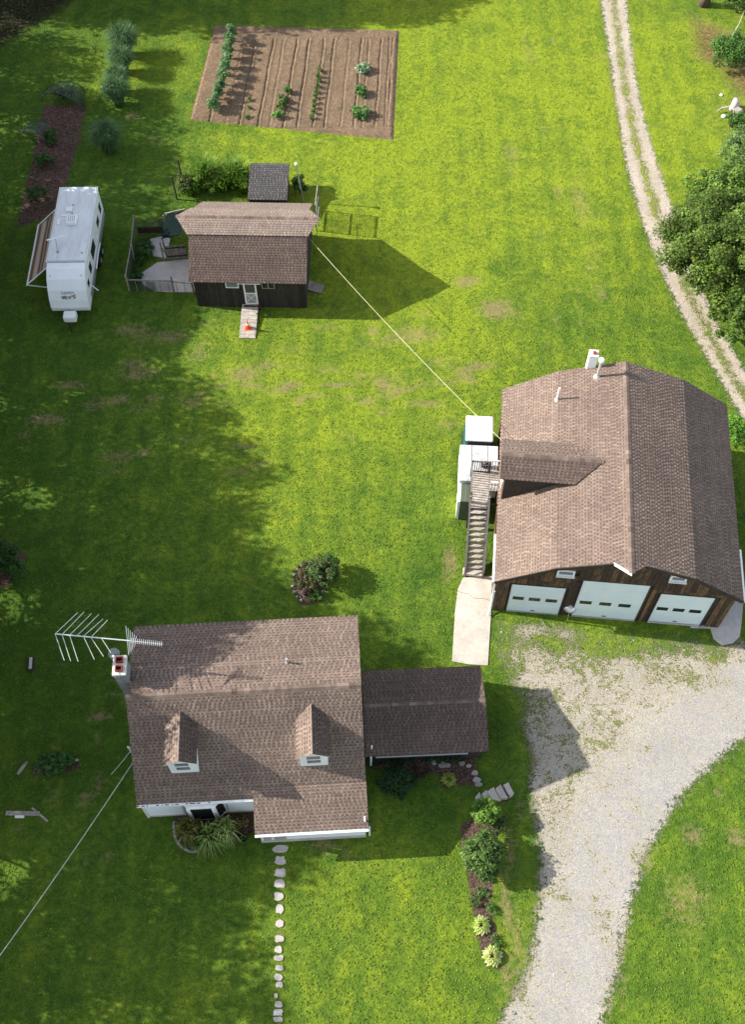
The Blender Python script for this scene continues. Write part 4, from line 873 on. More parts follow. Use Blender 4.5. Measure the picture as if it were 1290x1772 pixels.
for i in range(NA):
    y0=1.75+(6.75-1.75)*i/NA; y1=1.75+(6.75-1.75)*(i+1)/NA
    for j in range(6):
        def pt(y,j): t=j/6; tt=(y-1.75)/5.; return (-hw2-.06-1.35*t, y-.55*t, 2.85-.95*t-.10*math.sin(math.pi*t)+.05*math.sin(tt*9+j)*.5)
        aw.face([pt(y0,j),pt(y1,j),pt(y1,j+1),pt(y0,j+1)])
awo=aw.build('awning','awning',tl)
MB().tube([(-hw2-1.42,1.15,1.9),(-hw2-1.42,6.25,1.9)],.05,8).build('roller','trim',awo)
for ya,yb in ((1.7,1.2),(6.8,6.22)):
    MB().beam((-hw2-.03,ya,2.85),(-hw2-1.42,yb,1.92),.05,.05).build('rafter','trim',awo); MB().beam((-hw2-.03,ya+.05,.95),(-hw2-1.42,yb,1.88),.05,.05).build('support_arm','trim',awo)
# ------------------------------------------------------------------ foliage builders
def leaves(name,C_,Nn,size,asp,colr,parent=None,mat='leaf',link=True,T=None):
    n=len(C_); C_=np.asarray(C_,float); Nn=np.asarray(Nn,float); Nn/=np.linalg.norm(Nn,axis=1,keepdims=True)+1e-9
    r=rng.normal(size=(n,3)) if T is None else np.asarray(T,float)
    t=r-(r*Nn).sum(1,keepdims=True)*Nn; t/=np.linalg.norm(t,axis=1,keepdims=True)+1e-9; b=np.cross(Nn,t)
    s=np.broadcast_to(np.asarray(size,float),(n,))[:,None]; a=asp
    V=np.stack([C_-t*s*.5,C_+b*s*.5*a-t*s*.05,C_+t*s*.5-Nn*s*.12,C_-b*s*.5*a-t*s*.05],1).reshape(-1,3).astype(np.float32)
    me=bpy.data.meshes.new(name); me.vertices.add(4*n); me.vertices.foreach_set('co',V.ravel()); me.loops.add(4*n); me.loops.foreach_set('vertex_index',np.arange(4*n,dtype=np.int32)); me.polygons.add(n); me.polygons.foreach_set('loop_start',np.arange(0,4*n,4,dtype=np.int32)); me.update(calc_edges=True)
    c=np.concatenate([np.repeat(np.asarray(colr),4,axis=0),np.ones((4*n,1))],1).astype(np.float32); at_=me.color_attributes.new('Col','FLOAT_COLOR','POINT'); at_.data.foreach_set('color',c.ravel()); me.materials.append(M[mat])
    if not link: return me
    o=bpy.data.objects.new(name,me); COL.objects.link(o); o.parent=parent; return o
def palette(n,cols,jit=.25,hue=.08):
    cols=np.array(cols); i=rng.integers(0,len(cols),n); c=cols[i]*(1+jit*(rng.random((n,1))*2-1)); return np.clip(c*(1+hue*(rng.random((n,3))*2-1)),0,1)
def clumps(cen,rad,ncl,rc,per,squash=.8,low=-.3):
    """leaf positions gathered in clumps over a lumpy crown"""
    d=rng.normal(size=(ncl,3)); d/=np.linalg.norm(d,axis=1,keepdims=True); d[:,2]=np.where(d[:,2]<low,-d[:,2],d[:,2])
    rr=rng.random(ncl)**.45; cc=np.array(cen)+d*rr[:,None]*np.array(rad)
    P=[];Nn=[];I=[]
    for i in range(ncl):
        r=rc*rng.uniform(.6,1.3); e=rng.normal(size=(per,3)); e/=np.linalg.norm(e,axis=1,keepdims=True); q=rng.random((per,1))**.4
        P.append(cc[i]+e*q*r*np.array([1,1,squash])); Nn.append(e*.6+np.array([0,0,.9])+rng.normal(size=(per,3))*.45); I+= [i]*per
    return np.concatenate(P),np.concatenate(Nn),np.array(I)
def shrub(name,loc,rad,cols,leaf,n,label,cat,group=None,per=60,rc=.25,stem=True,z=None,asp=.6):
    o=empty(name,loc,0,label,cat,group); ncl=max(3,n//per)
    P,Nn,I=clumps((0,0,rad[2]*.95),rad,ncl,rc,per); k=P[:,2]>.03; P,Nn,I=P[k],Nn[k],I[k]
    c=palette(len(P),cols); cm=(.75+.5*rng.random(ncl))[I][:,None]
    leaves('foliage',P,Nn,leaf*rng.uniform(.7,1.3,len(P)),asp,c*cm,o)
    if stem:
        m=MB()
        for k in range(5): a=k*1.3; m.tube([(0,0,0),(rad[0]*.25*math.cos(a),rad[1]*.25*math.sin(a),rad[2]*.6),(rad[0]*.55*math.cos(a),rad[1]*.55*math.sin(a),rad[2]*1.1)],[.04*rad[2],.025*rad[2],.01],6)
        m.build('stems','bark',o)
    return o
G1=[(.030,.085,.016),(.045,.115,.02),(.06,.14,.03)]; G2=[(.075,.17,.028),(.10,.21,.035),(.055,.13,.022)]; G3=[(.02,.055,.016),(.03,.075,.022)]
def tree_mesh(seed,h,r,cols,ncl=170,per=150,leaf=.30,base=.32,rcf=.24):
    global rng; keep=rng; rng=np.random.default_rng(seed)
    cz=h*(base+(1-base)/2); P,Nn,I=clumps((0,0,cz),(r,r,h*(1-base)/2*.92),ncl,r*rcf,per,.7,-.6)
    c=palette(len(P),cols,.22); cm=(.6+.8*rng.random(ncl))[I][:,None]
    me=leaves('crown',P,Nn,leaf*rng.uniform(.6,1.3,len(P)),.62,c*cm,None,link=False); rng=keep
    m=MB(); m.tube([(0,0,-.1),(.05,0,h*.3),(-.1,.1,h*.6),(0,0,h*.88)],[h*.028,h*.02,h*.012,.03],10)
    random.seed(seed)
    for k in range(14):
        a=k*2.4; z=h*(base+.03*k); L=r*.8*(1-.03*k); m.tube([(0,0,z),(L*.5*math.cos(a),L*.5*math.sin(a),z+L*.3),(L*math.cos(a),L*math.sin(a),z+L*.5)],[h*.009,h*.006,.02],6)
    return me,m.mesh('trunk','bark')
# shade trees left of the lawn (their shadows cross the grass)
TD=[tree_mesh(13,14,4.8,G1,190,150,.36,.14)]
TM=[tree_mesh(3,14,4.8,G1,150,56,.34,.14),tree_mesh(5,17,5.2,[(.03,.08,.015),(.05,.11,.02)],170,56,.36,.16),tree_mesh(8,11,4.2,G2,130,55,.32,.08)]+TD
def tree(i,x,y,sc,rz,label,group='tall trees standing along the left edge',name='shade_tree'):
    o=empty(name,(x,y,0),rz,label,'tree',group); share(TM[i][0],'crown',o,(0,0,0),0,sc); share(TM[i][1],'trunk',o,(0,0,0),0,sc); return o
ORDN=['first','second','third','fourth','fifth','sixth','seventh','eighth','ninth','tenth','eleventh','twelfth','thirteenth','fourteenth','fifteenth','sixteenth','seventeenth','eighteenth','nineteenth','twentieth','twenty-first','twenty-second','twenty-third','twenty-fourth','twenty-fifth','twenty-sixth','twenty-seventh','twenty-eighth','twenty-ninth','thirtieth','thirty-first','thirty-second','thirty-third','thirty-fourth','thirty-fifth','thirty-sixth','thirty-seventh','thirty-eighth','thirty-ninth','fortieth','forty-first','forty-second','forty-third','forty-fourth','forty-fifth','forty-sixth','forty-seventh','forty-eighth','forty-ninth','fiftieth','fifty-first','fifty-second']
# mesh, x, y, scale (mesh heights 14, 17, 11)
LT=[(2,-22.5,-5,1.0),(0,-24.,-1,.80),(1,-24.5,4.5,.66),(0,-25.,9.5,.86),(2,-25.5,14.,1.05),(0,-26.2,17.5,.98),(3,-24.4,24.0,1.12),(3,-25.6,19.8,1.08),(3,-29,51.5,.8),(3,-28.5,47.5,.7),(2,-28.5,51.5,.95),(1,-27.5,22.5,.90),(0,-26.5,25.,.80),(0,-26.,28.5,.86),(2,-27.,32.5,1.1),(0,-27.5,36.5,.90),(0,-28.5,41.,.83),
    (2,-30.,45.5,.92),(2,-31.,50.,.90),(2,-27.5,48.5,.80),(2,-27,53,.75),(0,-32.,55.,.86),(1,-33.,61.,.70),(0,-38,72.5,.75),(2,-33,67.5,.7),(0,-34.,64.5,.85),(1,-40.,83,1.0),(3,-34.,81.5,1.15),(3,-27.,82,1.15),(3,-20.,82.5,1.15),(1,-31.,90.,1.15),(2,-40,68.5,.8),(2,-36,72,.5),(1,-23,92.,1.12),(1,-14.,94.5,1.1),
    (2,-30,2,.9),(2,-31,10,.9),(2,-31.5,17,.9),(2,-32,24,.9),(2,-33,31,.9),(2,-33,38,.9),(2,-35,44,.9),(2,-37,50,.9),(2,-38,56,.9),(2,-40,61,.9),(1,-46,84,1.1),(1,-38,92,1.2)]
LT.sort(key=lambda a:a[2])
for n,(i,x,y,s_) in enumerate(LT): tree(i,x,y,s_,n*1.7,'%s leafy shade tree beyond the left lawn edge, counted from the near end'%ORDN[n])
# ------------------------------------------------------------------ big tree and bushes at right
def bigtree(loc,h,r,seed,cols,label,base=.15,ncl=260,per=170,leaf=.2,name='maple_tree',cat='tree'):
    a,b=tree_mesh(seed,h,r,cols,ncl,per,leaf,base,.17); o=empty(name,loc,seed,label,cat); share(a,'crown',o); share(b,'trunk',o); return o
bigtree((21.9,47.2,0),6.6,4.0,21,[(.07,.125,.020),(.105,.17,.026),(.15,.22,.034)],'large dark green tree overhanging the farm track',.1,190,330,.17)
bigtree((22.6,43.2,0),4.4,2.3,22,[(.07,.13,.02),(.11,.18,.028)],'lower dark green tree beside the track at the right edge',.1,130,150,.18)
bigtree((22.3,51.3,0),5.9,2.9,23,[(.09,.165,.025),(.13,.21,.03)],'bright yellow green tree behind the dark tree',.05,120,160,.2)
shrub('willow_bush',at(1285,290),(1.8,2.0,1.3),[(.11,.19,.055),(.15,.24,.065)],.16,7000,'pale sage green bush at the right edge','bush',rc=.5)
shrub('round_bush',at(1262,115),(1.6,1.5,1.2),G2,.15,7000,'rounded green bush near the top right corner','bush',rc=.45)
shrub('round_bush',at(1275,22),(1.7,1.3,1.2),[(.05,.09,.02),(.09,.16,.03)],.15,5000,'green bush behind the stump in the top right corner','bush',rc=.45)
shrub('weed_patch',at(1275,215),(1.,.7,.35),G2,.13,1800,'low weeds around the grey root stump','weeds',stem=False)
shrub('weed_patch',at(1272,755),(.7,1.1,.5),[(.10,.22,.02),(.13,.27,.03)],.12,2600,'bright green weeds beside the barn right side','weeds',stem=False)
# dead stump with roots
sp_=empty('root_stump',at(1268,195),.3,'grey weathered root stump lying on the grass','stump')
m=MB(); m.tube([(-.2,-.1,.35),(.3,.3,.5),(.5,.7,.45)],[.22,.3,.2],9); m.build('trunk','deck',sp_,smooth=True)
for k in range(6):
    a=-2.2+k*.25; MB().tube([(.1,.1,.45),(.1+.5*math.cos(a),.1+.6*math.sin(a),.45),(.1+.8*math.cos(a),1.1*math.sin(a),.15)],[.12,.09,.04],6).build('root','deck',sp_)
MB().tube([(-.2,.2,.4),(-.7,.35,.3),(-1.1,.3,.15)],[.1,.07,.03],6).build('root','deck',sp_)
for p,l,s_ in (((1253,202),'white stone at the foot of the root stump',.17),((1249,165),'small white stone left of the root stump',.12)):
    m=MB(); m.lathe([(.6*s_,-.1*s_),(s_,.2*s_),(.8*s_,.7*s_),(.2*s_,.9*s_)],9); tag(m.build('white_stone','trim',loc=at(*p)),l,'stone')
q=empty('tree_stump',at(1219,8),0,'broken tree trunk base at the top right','stump'); MB().tube([(0,0,-.1),(.05,0,.8),(.15,.1,2.2)],[.5,.34,.28],10).build('trunk','bark',q,smooth=True)
q=at(1262,72,.1); tag(MB().tube([q,at(1280,42,.8),at(1288,22,1.3)],[.05,.04,.02],6).build('dead_branch','deck'),'bare pale branch poking above the round bush','branch')
# ------------------------------------------------------------------ feathery asparagus-like shrubs
def blades(base,n,h,spread,droop,wd,cols,name='fronds',parent=None,seg=3,up=.9,hj=.3):
    V=[];Fc=[];Cc=[]
    a=rng.random(n)*2*math.pi; sp=spread*np.sqrt(rng.random(n)); hh=h*(1-hj+2*hj*rng.random(n)); r0=base*np.sqrt(rng.random(n)); a0=rng.random(n)*6.283
    c=palette(n,cols,.3)
    for i in range(n):
        p0=Vector((r0[i]*math.cos(a0[i]),r0[i]*math.sin(a0[i]),0)); dr=Vector((math.cos(a[i]),math.sin(a[i]),0)); side=dr.cross(Vector((0,0,1)))*wd*(.6+.8*random.random())/2; k=len(V)
        for s in range(seg+1):
            t=s/seg; p=p0+dr*sp[i]*t**1.3+Vector((0,0,hh[i]*(t*up*2-t*t*droop)/(2*up-droop+1e-6) if True else 0)); w_=1-t*.85
            V.append(tuple(p-side*w_)); V.append(tuple(p+side*w_)); Cc+= [tuple(c[i])]*2
        for s in range(seg): Fc.append((k+2*s,k+2*s+1,k+2*s+3,k+2*s+2))
    m=MB(); m.v=V;m.f=Fc;m.c=Cc;m.mi=[0]*len(Fc); return m.build(name,'leaf',parent)
ASP=[((218,95),1.15,1.6,'sunlit feathery asparagus bush, farthest in its row'),((214,125),1.0,1.4,'sunlit feathery bush second from the far end of its row'),((208,160),.9,1.4,'shaded feathery bush third in its row'),((207,182),.95,1.5,'shaded blue green feathery bush near the white post'),((190,262),1.1,1.6,'blue green feathery bush nearest the camper, alone')]
for k,(p,r,h,l) in enumerate(ASP):
    o=empty('feathery_bush',at(*p),k,l,'bush','row of feathery bushes left of the plot')
    blades(r*.35,2600,h,r*1.1,1.1,.045,[(.085,.17,.06),(.115,.21,.075),(.06,.13,.05)],'fronds',o,4)
    P,Nn,I=clumps((0,0,h*.6),(r*.85,r*.85,h*.5),36,.3,70); leaves('feathery_foliage',P,Nn,.11,.3,palette(len(P),[(.085,.17,.06),(.06,.13,.05)]),o)
tag(MB().box(-.06,.06,-.06,.06,0,.5).build('marker_post','trim',loc=at(178,160)),'short white topped marker post on the shaded lawn','post')
# berry bushes and hoops
for p,r,l in (((113,175),.9,'leafy berry bush under the far net hoop'),((88,245),.7,'berry bush in the middle of the mulch strip'),((78,285),.7,'berry bush second from the camper end of the strip'),((68,350),1.0,'wide berry bush beside the camper awning')):
    shrub('berry_bush',at(*p),(r*.8,r*.7,.6*r),G1,.12,1600,l,'bush','berry bushes in the mulch strip',rc=.22)
for p,l,s_ in (((110,168),'far dark net cover over the berry bush',1.),((62,230),'dark crumpled net beside the mulch strip',.75),):
    o=empty('net_cover',at(*p),0,l,'net'); c=Vector((0,0,0))
    MB().tube([(1.5*s_*math.cos(t),0.5*math.cos(t),1.25*s_*math.sin(t)) for t in np.linspace(0,math.pi,12)],.02,5).build('hoop','net',o)
    MB().tube([(1.5*s_*math.cos(t),-1.-.5*math.cos(t),1.05*s_*math.sin(t)) for t in np.linspace(0,math.pi,12)],.02,5).build('hoop','net',o)
    m=MB(); T_=np.linspace(0,math.pi,13)
    for i in range(12): m.face([(1.5*s_*math.cos(T_[i]),.5*math.cos(T_[i]),1.25*s_*math.sin(T_[i])),(1.5*s_*math.cos(T_[i+1]),.5*math.cos(T_[i+1]),1.25*s_*math.sin(T_[i+1])),(1.5*s_*math.cos(T_[i+1]),-1-.5*math.cos(T_[i+1]),1.05*s_*math.sin(T_[i+1])),(1.5*s_*math.cos(T_[i]),-1-.5*math.cos(T_[i]),1.05*s_*math.sin(T_[i]))])
    m.build('netting','wire',o)
for k,p in enumerate(((95,312),)):
    o=empty('hoop',at(*p),0,'bare bent wire hoop over the mulch strip','hoop'); MB().tube([(1.3*math.cos(t),.3*math.cos(t),1.0*math.sin(t)) for t in np.linspace(0,math.pi,12)],.02,5).build('wire','net',o)
# ------------------------------------------------------------------ garden plants
def gline(t,s): # garden coordinate -> world
    a=a3+(a2-a3)*t; b=a0+(a1-a0)*t; return a+(b-a)*s
tom=[(404,70),(400,85),(397,100),(394,115),(391,130),(388,145),(383,158),(379,170),(375,182),(371,190)]
for k,p in enumerate(tom[::-1]):
    r=.5 if k<5 else .62
    o=shrub('staked_plant',at(*p)+Vector((0,-.25,0)),(r*.62,r*.66,.62+.02*k),[(.09,.19,.06),(.13,.25,.085),(.17,.29,.12)],.14,900,'%s staked vegetable plant from the near end of the tall left row'%ORDN[k],'plant','staked plants in the tall left row',rc=.22)
    MB().tube([(0,0,0),(0,0,1.5)],.015,5).build('stake','deck',o)
for i,(px,py) in enumerate([(554,128),(552,136),(551,145),(549,154),(548,163),(546,172),(545,181),(543,190),(542,199),(541,208)]):
    shrub('seedling',at(px,py),(.2,.2,.26),G2,.1,160,'%s small leafy plant in the middle garden row, counted from the far end'%ORDN[i],'plant','middle row of small plants',per=20,rc=.1,stem=False)
for (px,py,r,c,l) in ((497,163,.3,G2,'small green plant at the top of the short row'),(491,175,.5,[(.13,.2,.06),(.11,.17,.05)],'dull olive plant in the short garden row'),(488,190,.4,G2,'mid green plant in the short garden row'),(483,205,.55,[(.13,.27,.05),(.17,.32,.07)],'bright lettuce green plant at the near end of short row')):
    shrub('garden_plant',at(px,py),(r,r*.8,.35),c,.14,500,l,'plant',per=50,rc=.16,stem=False)
for (px,py,w_) in ((433,175,'farthest'),(431,190,'middle'),(428,205,'nearest')): shrub('seedling',at(px,py),(.22,.25,.2),G2,.09,150,w_+' thin seedling of the sparse garden row','plant','sparse row of thin seedlings',per=20,rc=.1,stem=False)
def rosette(name,loc,r,n,h,cols,label,cat,lw=.35,group=None,par=None):
    o=par or empty(name,loc,0,label,cat,group); m=MB(); 
    for k in range(n):
        a=k*2.39996; t=(k+.5)/n; L=r*(.18+.82*math.sqrt(t)); w_=L*lw; el=h*(1.15-t*.75); c=random.choice(cols); q=.8+.4*random.random(); c=tuple(v*q for v in c); d=Vector((math.cos(a),math.sin(a),0)); s_=Vector((-d.y,d.x,0))
        p0=d*.04+Vector((0,0,.05)); p1=d*L*.55+Vector((0,0,el)); p2=d*L+Vector((0,0,el*.62))
        m.poly([p0,p1-s_*w_/2,p1+s_*w_/2,p1+Vector((0,0,-.02)),p2,d*L*.82-s_*w_*.38+Vector((0,0,el*.85)),d*L*.82+s_*w_*.38+Vector((0,0,el*.85))],[(0,1,3),(0,3,2),(1,5,4,3),(3,4,6,2)],c)
    if par: return m.build('leaf_rosette','leaf',o)
    m.build('leaves','leaf',o); return o
for (px,py,r,l) in ((629,124,.5,'pale dusty squash plant, farthest of three'),(627,164,.55,'dark squash plant, middle of three'),(626,200,.72,'largest squash plant, nearest of three')):
    c=[(.20,.31,.16),(.15,.25,.11),(.3,.38,.25)] if py<130 else [(.06,.15,.03),(.10,.22,.045),(.17,.29,.09)]
    shrub('squash_plant',at(px,py),(r,r,.33),c,.2,420,l,'plant',per=22,rc=.22,stem=False,asp=.85)
# island bed shrubs
shrub('leafy_shrub',at(560,998),(.9,.95,.75),G1+[(.07,.16,.03),(.11,.06,.035)],.13,3500,'dark green shrub on the right of the lawn island','bush',rc=.25)
shrub('pink_flowers',at(527,1030),(.45,.4,.3),[(.6,.22,.32),(.7,.4,.45),(.07,.14,.03),(.06,.12,.03)],.09,420,'pink flowering plant in the lawn island','flowers',per=30,rc=.12,stem=False)
shrub('yellow_flowers',at(538,1015),(.22,.2,.18),[(.6,.5,.12),(.08,.16,.03)],.09,200,'yellow flowering plant in the lawn island','flowers',per=20,rc=.1,stem=False)
shrub('red_plant',at(536,1004),(.9,1.1,.38),[(.12,.045,.035),(.13,.07,.045),(.08,.15,.035),(.06,.12,.03)],.1,3000,'dark red leaved plant in the lawn island','flowers',per=30,rc=.14,stem=False)
shrub('small_plants',at(548,1033),(.5,.4,.25),G2,.09,620,'low green plants at the island near edge','plant',per=30,rc=.12,stem=False)
shrub('small_plants',at(530,985),(.3,.35,.15),G2,.09,260,'low green plants at the island far edge','plant',per=20,rc=.1,stem=False)
for k in range(8):
    a=2.2+k*.28; q=at(540,1008)+Vector((1.05*math.cos(a),1.25*math.sin(a),0)); tag(MB().lathe([(.06,-.02),(.09,.03),(.05,.09)],7).build('edging_stone','stone',loc=q),'%s small edging stone round the left rim of the lawn island, from its far end'%ORDN[k],'stone','edging stones round the lawn island')
# border bed shrubs
shrub('round_shrub',at(838,1412),(.75,.6,.75),[(.10,.20,.028),(.14,.26,.035)],.12,3600,'bright green rounded shrub beside the stair slabs','bush',rc=.2)
shrub('dark_shrub',at(834,1487),(.85,1.1,.9),[(.05,.10,.02),(.075,.14,.025),(.12,.20,.045)],.13,9500,'large dark glossy shrub in the driveway border','bush',rc=.25)
shrub('olive_shrub',at(862,1432),(.5,.4,.4),[(.09,.12,.03),(.07,.11,.03)],.1,1400,'thin olive shrub between the two large border shrubs','bush',rc=.2)
rosette('hosta',at(833,1602),.52,42,.34,[(.42,.50,.12),(.30,.42,.08),(.5,.55,.2)],'yellow green hosta in the border, farther one','plant',.3)
rosette('hosta',at(852,1655),.55,46,.36,[(.48,.52,.16),(.62,.60,.32),(.34,.42,.09)],'yellow hosta with pale leaves at the border end','plant',.32)
for k,(px,py) in enumerate(((842,1520),(836,1545),(822,1560),(850,1575),(858,1630))): shrub('ground_plant',at(px,py),(.3,.3,.12),G2,.08,260,'%s low ground plant down the driveway border'%ORDN[k],'plant','low plants in the driveway border',per=20,rc=.1,stem=False)
# side bed
shrub('dark_bush',at(686,1358),(.85,.8,.6),G3,.12,3600,'dark round bush in the shade by the porch','bush',rc=.25)
rosette('yellow_hosta',at(777,1350),.45,40,.32,[(.32,.36,.07),(.20,.28,.05)],'yellow green hosta in the shaded side bed','plant',.3)
for k,px in enumerate((650,668,690,715,740,765,790)): shrub('fern',at(px,1314),(.35,.28,.25),G3,.1,420,'%s dark fern from the porch along the low wing wall'%ORDN[k],'plant','ferns along the low wing',per=30,rc=.14,stem=False)
shrub('bare_bush',at(727,1342),(.4,.4,.3),[(.05,.035,.03),(.04,.03,.02)],.08,500,'brown twiggy bush in the side bed','bush',rc=.15)
for k,(px,py) in enumerate(((752,1320),(775,1325),(800,1322),(812,1326),(822,1338),(825,1350),(828,1358),(765,1324))):
    m=MB(); w_=random.uniform(.12,.24); m.prism([(w_*math.cos(t)*random.uniform(.8,1.2),w_*.7*math.sin(t)*random.uniform(.8,1.2)) for t in np.linspace(0,5.4,7)],0,.14); tag(m.build('border_stone','stone',loc=at(px,py),bevel=.02),'%s rough border stone of the side bed'%ORDN[k],'stone','rough stones edging the side bed')
# stair slabs by drive
ss=[(835,1378),(847,1373),(858,1369),(869,1366),(880,1372)]
NMS=['leftmost','second','middle','fourth','rightmost']
SLB=[[(823,1380),(830,1371),(837,1386),(824,1386)],[(834,1375),(842,1368),(852,1386),(839,1385)],[(843,1372),(854,1364),(867,1388),(853,1386)],[(857,1368),(866,1360),(879,1384),(866,1385)],[(870,1362),(879,1357),(889,1377),(882,1382)]]
for k,pl_ in enumerate(SLB):
    pts=[p.xy for p in PX(pl_)][::-1]; h=.10+.07*k; tag(MB().prism(pts,0,h).build('stair_slab','flag',bevel=.015),f'{NMS[k]} of the five pale stair slabs above the shrub','step','pale stone stair slabs')
# front bed plants
for (px,py,n,h,sp_r,c,l) in ((335,1450,260,.6,.75,[(.11,.13,.03),(.18,.16,.05),(.09,.12,.02)],'rusty green daylily clump left under the bay window'),(374,1458,300,.6,.95,[(.14,.22,.05),(.24,.30,.10),(.10,.17,.04)],'bright daylily clump beneath the bay window'),(394,1446,200,.6,.75,[(.20,.28,.08),(.28,.34,.12)],'pale daylily clump at the right of the bay window'),(350,1462,140,.4,.5,[(.10,.17,.04),(.15,.2,.06)],'small strap leaved clump at the bed front')):
    o=empty('daylily',at(px,py),0,l,'plant'); blades(.3,n,h,sp_r,1.6,.085,[tuple(v*1.25 for v in q_) for q_ in c],'leaves',o,4)
for px,py,l in ((328,1464,'low green mound at the bed left corner'),(312,1440,'small green plant beside the bed rim')): shrub('mound_plant',at(px,py),(.25,.22,.14),G1,.08,300,l,'plant',per=25,rc=.1,stem=False)
for k,(px,py) in enumerate([(301,1425),(301,1432),(302,1440),(303,1448),(306,1455),(310,1461),(315,1466),(321,1470),(327,1473),(333,1474),(340,1473)]):
    tag(MB().box(-.1,.1,-.06,.06,0,.09).build('edging_brick','stone',loc=at(px,py),rot=(0,0,1.5+k*.17),bevel=.01),'%s rim brick from the house in the curved edging of the front bed'%ORDN[k],'brick','curved brick edging of the front bed')
pt=empty('flower_pot',at(422,1452),0,'black flower pot on the lawn by the front bed','pot'); MB().lathe([(.14,0),(.19,.3),(.17,.3),(.15,.05)],16).build('pot','black',pt,smooth=False); rosette('x',None,.2,10,.2,[(.12,.2,.05)],'','',.4,None,pt).location=(0,0,.22)
shrub('bush_flowers',at(420,1425),(.35,.25,.25),[(.06,.1,.03),(.05,.09,.03),(.5,.28,.12)],.07,500,'dark plant with few peach flowers beside the porch','plant',per=25,rc=.12,stem=False)
# left bed & misc
shrub('shade_bush',at(5,975),(1.1,1.0,.5),G1,.15,4000,'dark leafy bush cut by the left picture edge','bush',rc=.3)
shrub('shade_bush',at(30,990),(.6,.7,.4),[(.05,.13,.02),(.07,.15,.03)],.13,1600,'lighter green bush at the left bed rim','bush',rc=.25)
shrub('low_plant',at(95,1327),(.95,.5,.3),[(.045,.12,.025),(.06,.15,.03)],.2,900,'broad leaved low plant in the small bed','plant',per=30,rc=.25,stem=False,asp=.8)
for a,b,l,w_ in (((10,1407),(68,1408),'long pale plank lying on the lawn',.13),((55,1398),(82,1421),'thin weathered stick crossing the pale plank',.06),((30,1340),(47,1318),'grey driftwood log on the lawn left of the bed',.16),((116,1318),(136,1315),'short grey log at the right of the small bed',.16),((66,1322),(82,1320),'pale curved log behind the leafy bed',.14)):
    p=at(*a,w_/2);q=at(*b,w_/2); m=MB()
    if 'plank' in l: m.beam(p,q,w_*1.6,w_*.6)
    else: m.tube([p,(p+q)/2+Vector((.02,.04,.01)),q],[w_*.5,w_*.6,w_*.3],8)
    tag(m.build('plank' if 'plank' in l else ('stick' if 'stick' in l else 'log'),'deck' if w_<.15 else 'wood'),l,'plank' if 'plank' in l else 'log')
tag(MB().box(-.22,.22,-.08,.08,0,.1).build('white_block','trim',loc=at(34,1413),bevel=.01),'short white block beside the long plank','block')
lo=empty('fire_log',at(54,1150),.1,'dark wooden trough with grey log on the shaded lawn','trough')
MB().box(-.16,-.11,-.35,.35,0,.22).build('side','darkwood',lo);MB().box(.11,.16,-.35,.35,0,.22).build('side','darkwood',lo);MB().tube([(0,-.3,.18),(.01,.3,.2)],.09,8).build('log','slab',lo)
# ------------------------------------------------------------------ stepping stones
ORD=['first','second','third','fourth','fifth','sixth','seventh','eighth','ninth','tenth','eleventh','twelfth','thirteenth','fourteenth','fifteenth','sixteenth','seventeenth']
STN=[(486,1469,28,14),(485,1489,20,15),(485,1510,21,16),(484,1529,21,16),(483,1551,17,16),(484,1573,15,17),(484,1598,15,14),(484,1625,16,13),(482,1643,14,13),(483,1658,17,10),(484,1675,15,10),(482,1691,17,12),(483,1704,14,11),(478,1723,7,9),(482,1738,14,12),(481,1752,18,13),(482,1764,17,10)]
for k,(px,py,wx,wy) in enumerate(STN):
    n=12; pts=[]
    for j in range(n):
        a=2*math.pi*j/n+.35+.1*k; e=(abs(math.cos(a))**4.5+abs(math.sin(a))**4.5)**(-1/4.5)*random.uniform(.76,1.08); q=at(px+wx/2*e*math.cos(a),py-wy/2*e*math.sin(a)); pts.append((q.x,q.y))
    tag(MB().prism(pts,0,.05).build('stepping_stone','flag',bevel=.012),f'{ORD[k]} pale stepping stone counted from the porch','stepping stone','stepping stones leading to the porch')
# weeds behind shed
o=empty('tall_weeds',at(380,335),0,'tall bright green weeds growing behind the shed','weeds'); 
W2=[(.12,.26,.03),(.16,.30,.035),(.20,.30,.04)]
for k,(dx,dy,n,h,r) in enumerate([(-1.9,.0,420,1.1,.9),(-1.,.6,600,1.9,1.1),(.1,.3,500,1.3,1.2),(1.,.6,600,1.8,1.2),(1.9,.1,450,1.3,1.)]):
    b=blades(.6,n,h*.9,r*.8,.9,.07,W2,'weed_clump',o,3); b.location=(dx,dy+.3,0)
    P,Nn,I=clumps((dx,dy+.3,h*.5),(r*1.2,r*.9,h*.5),13,.2,55); leaves('weed_leaves',P,Nn,.13,.4,palette(len(P),[(.17,.32,.04),(.22,.36,.05),(.11,.23,.03)]),o)
shrub('leaning_plant',at(322,335),(.5,.6,.9),[(.09,.14,.03),(.14,.18,.04),(.05,.06,.02)],.13,1500,'leafy climbing plant on the dark posts behind the shed','plant',rc=.25)
shrub('corner_bush',at(520,335),(.5,.6,.7),G1+[(.10,.16,.03)],.13,1600,'green bush between the coop and the lattice panel','bush',rc=.25)
shrub('pen_weeds',at(250,440),(.6,1.3,.35),G1,.12,1800,'dark weeds growing inside the pen by the wire','weeds',rc=.25,stem=False)
shrub('pen_weeds',at(235,480),(.4,.9,.25),G1,.12,900,'dark weeds at the pen front left corner','weeds',rc=.2,stem=False)
for p,h,l in (((306,345),1.9,'dark leaning post left of the weeds'),((319,330),2.6,'taller dark post behind the shed weeds')):
    tag(MB().tube([at(*p),at(*p)+Vector((-.05,.1,h))],.06,7).build('fence_post','darkwood'),l,'post')
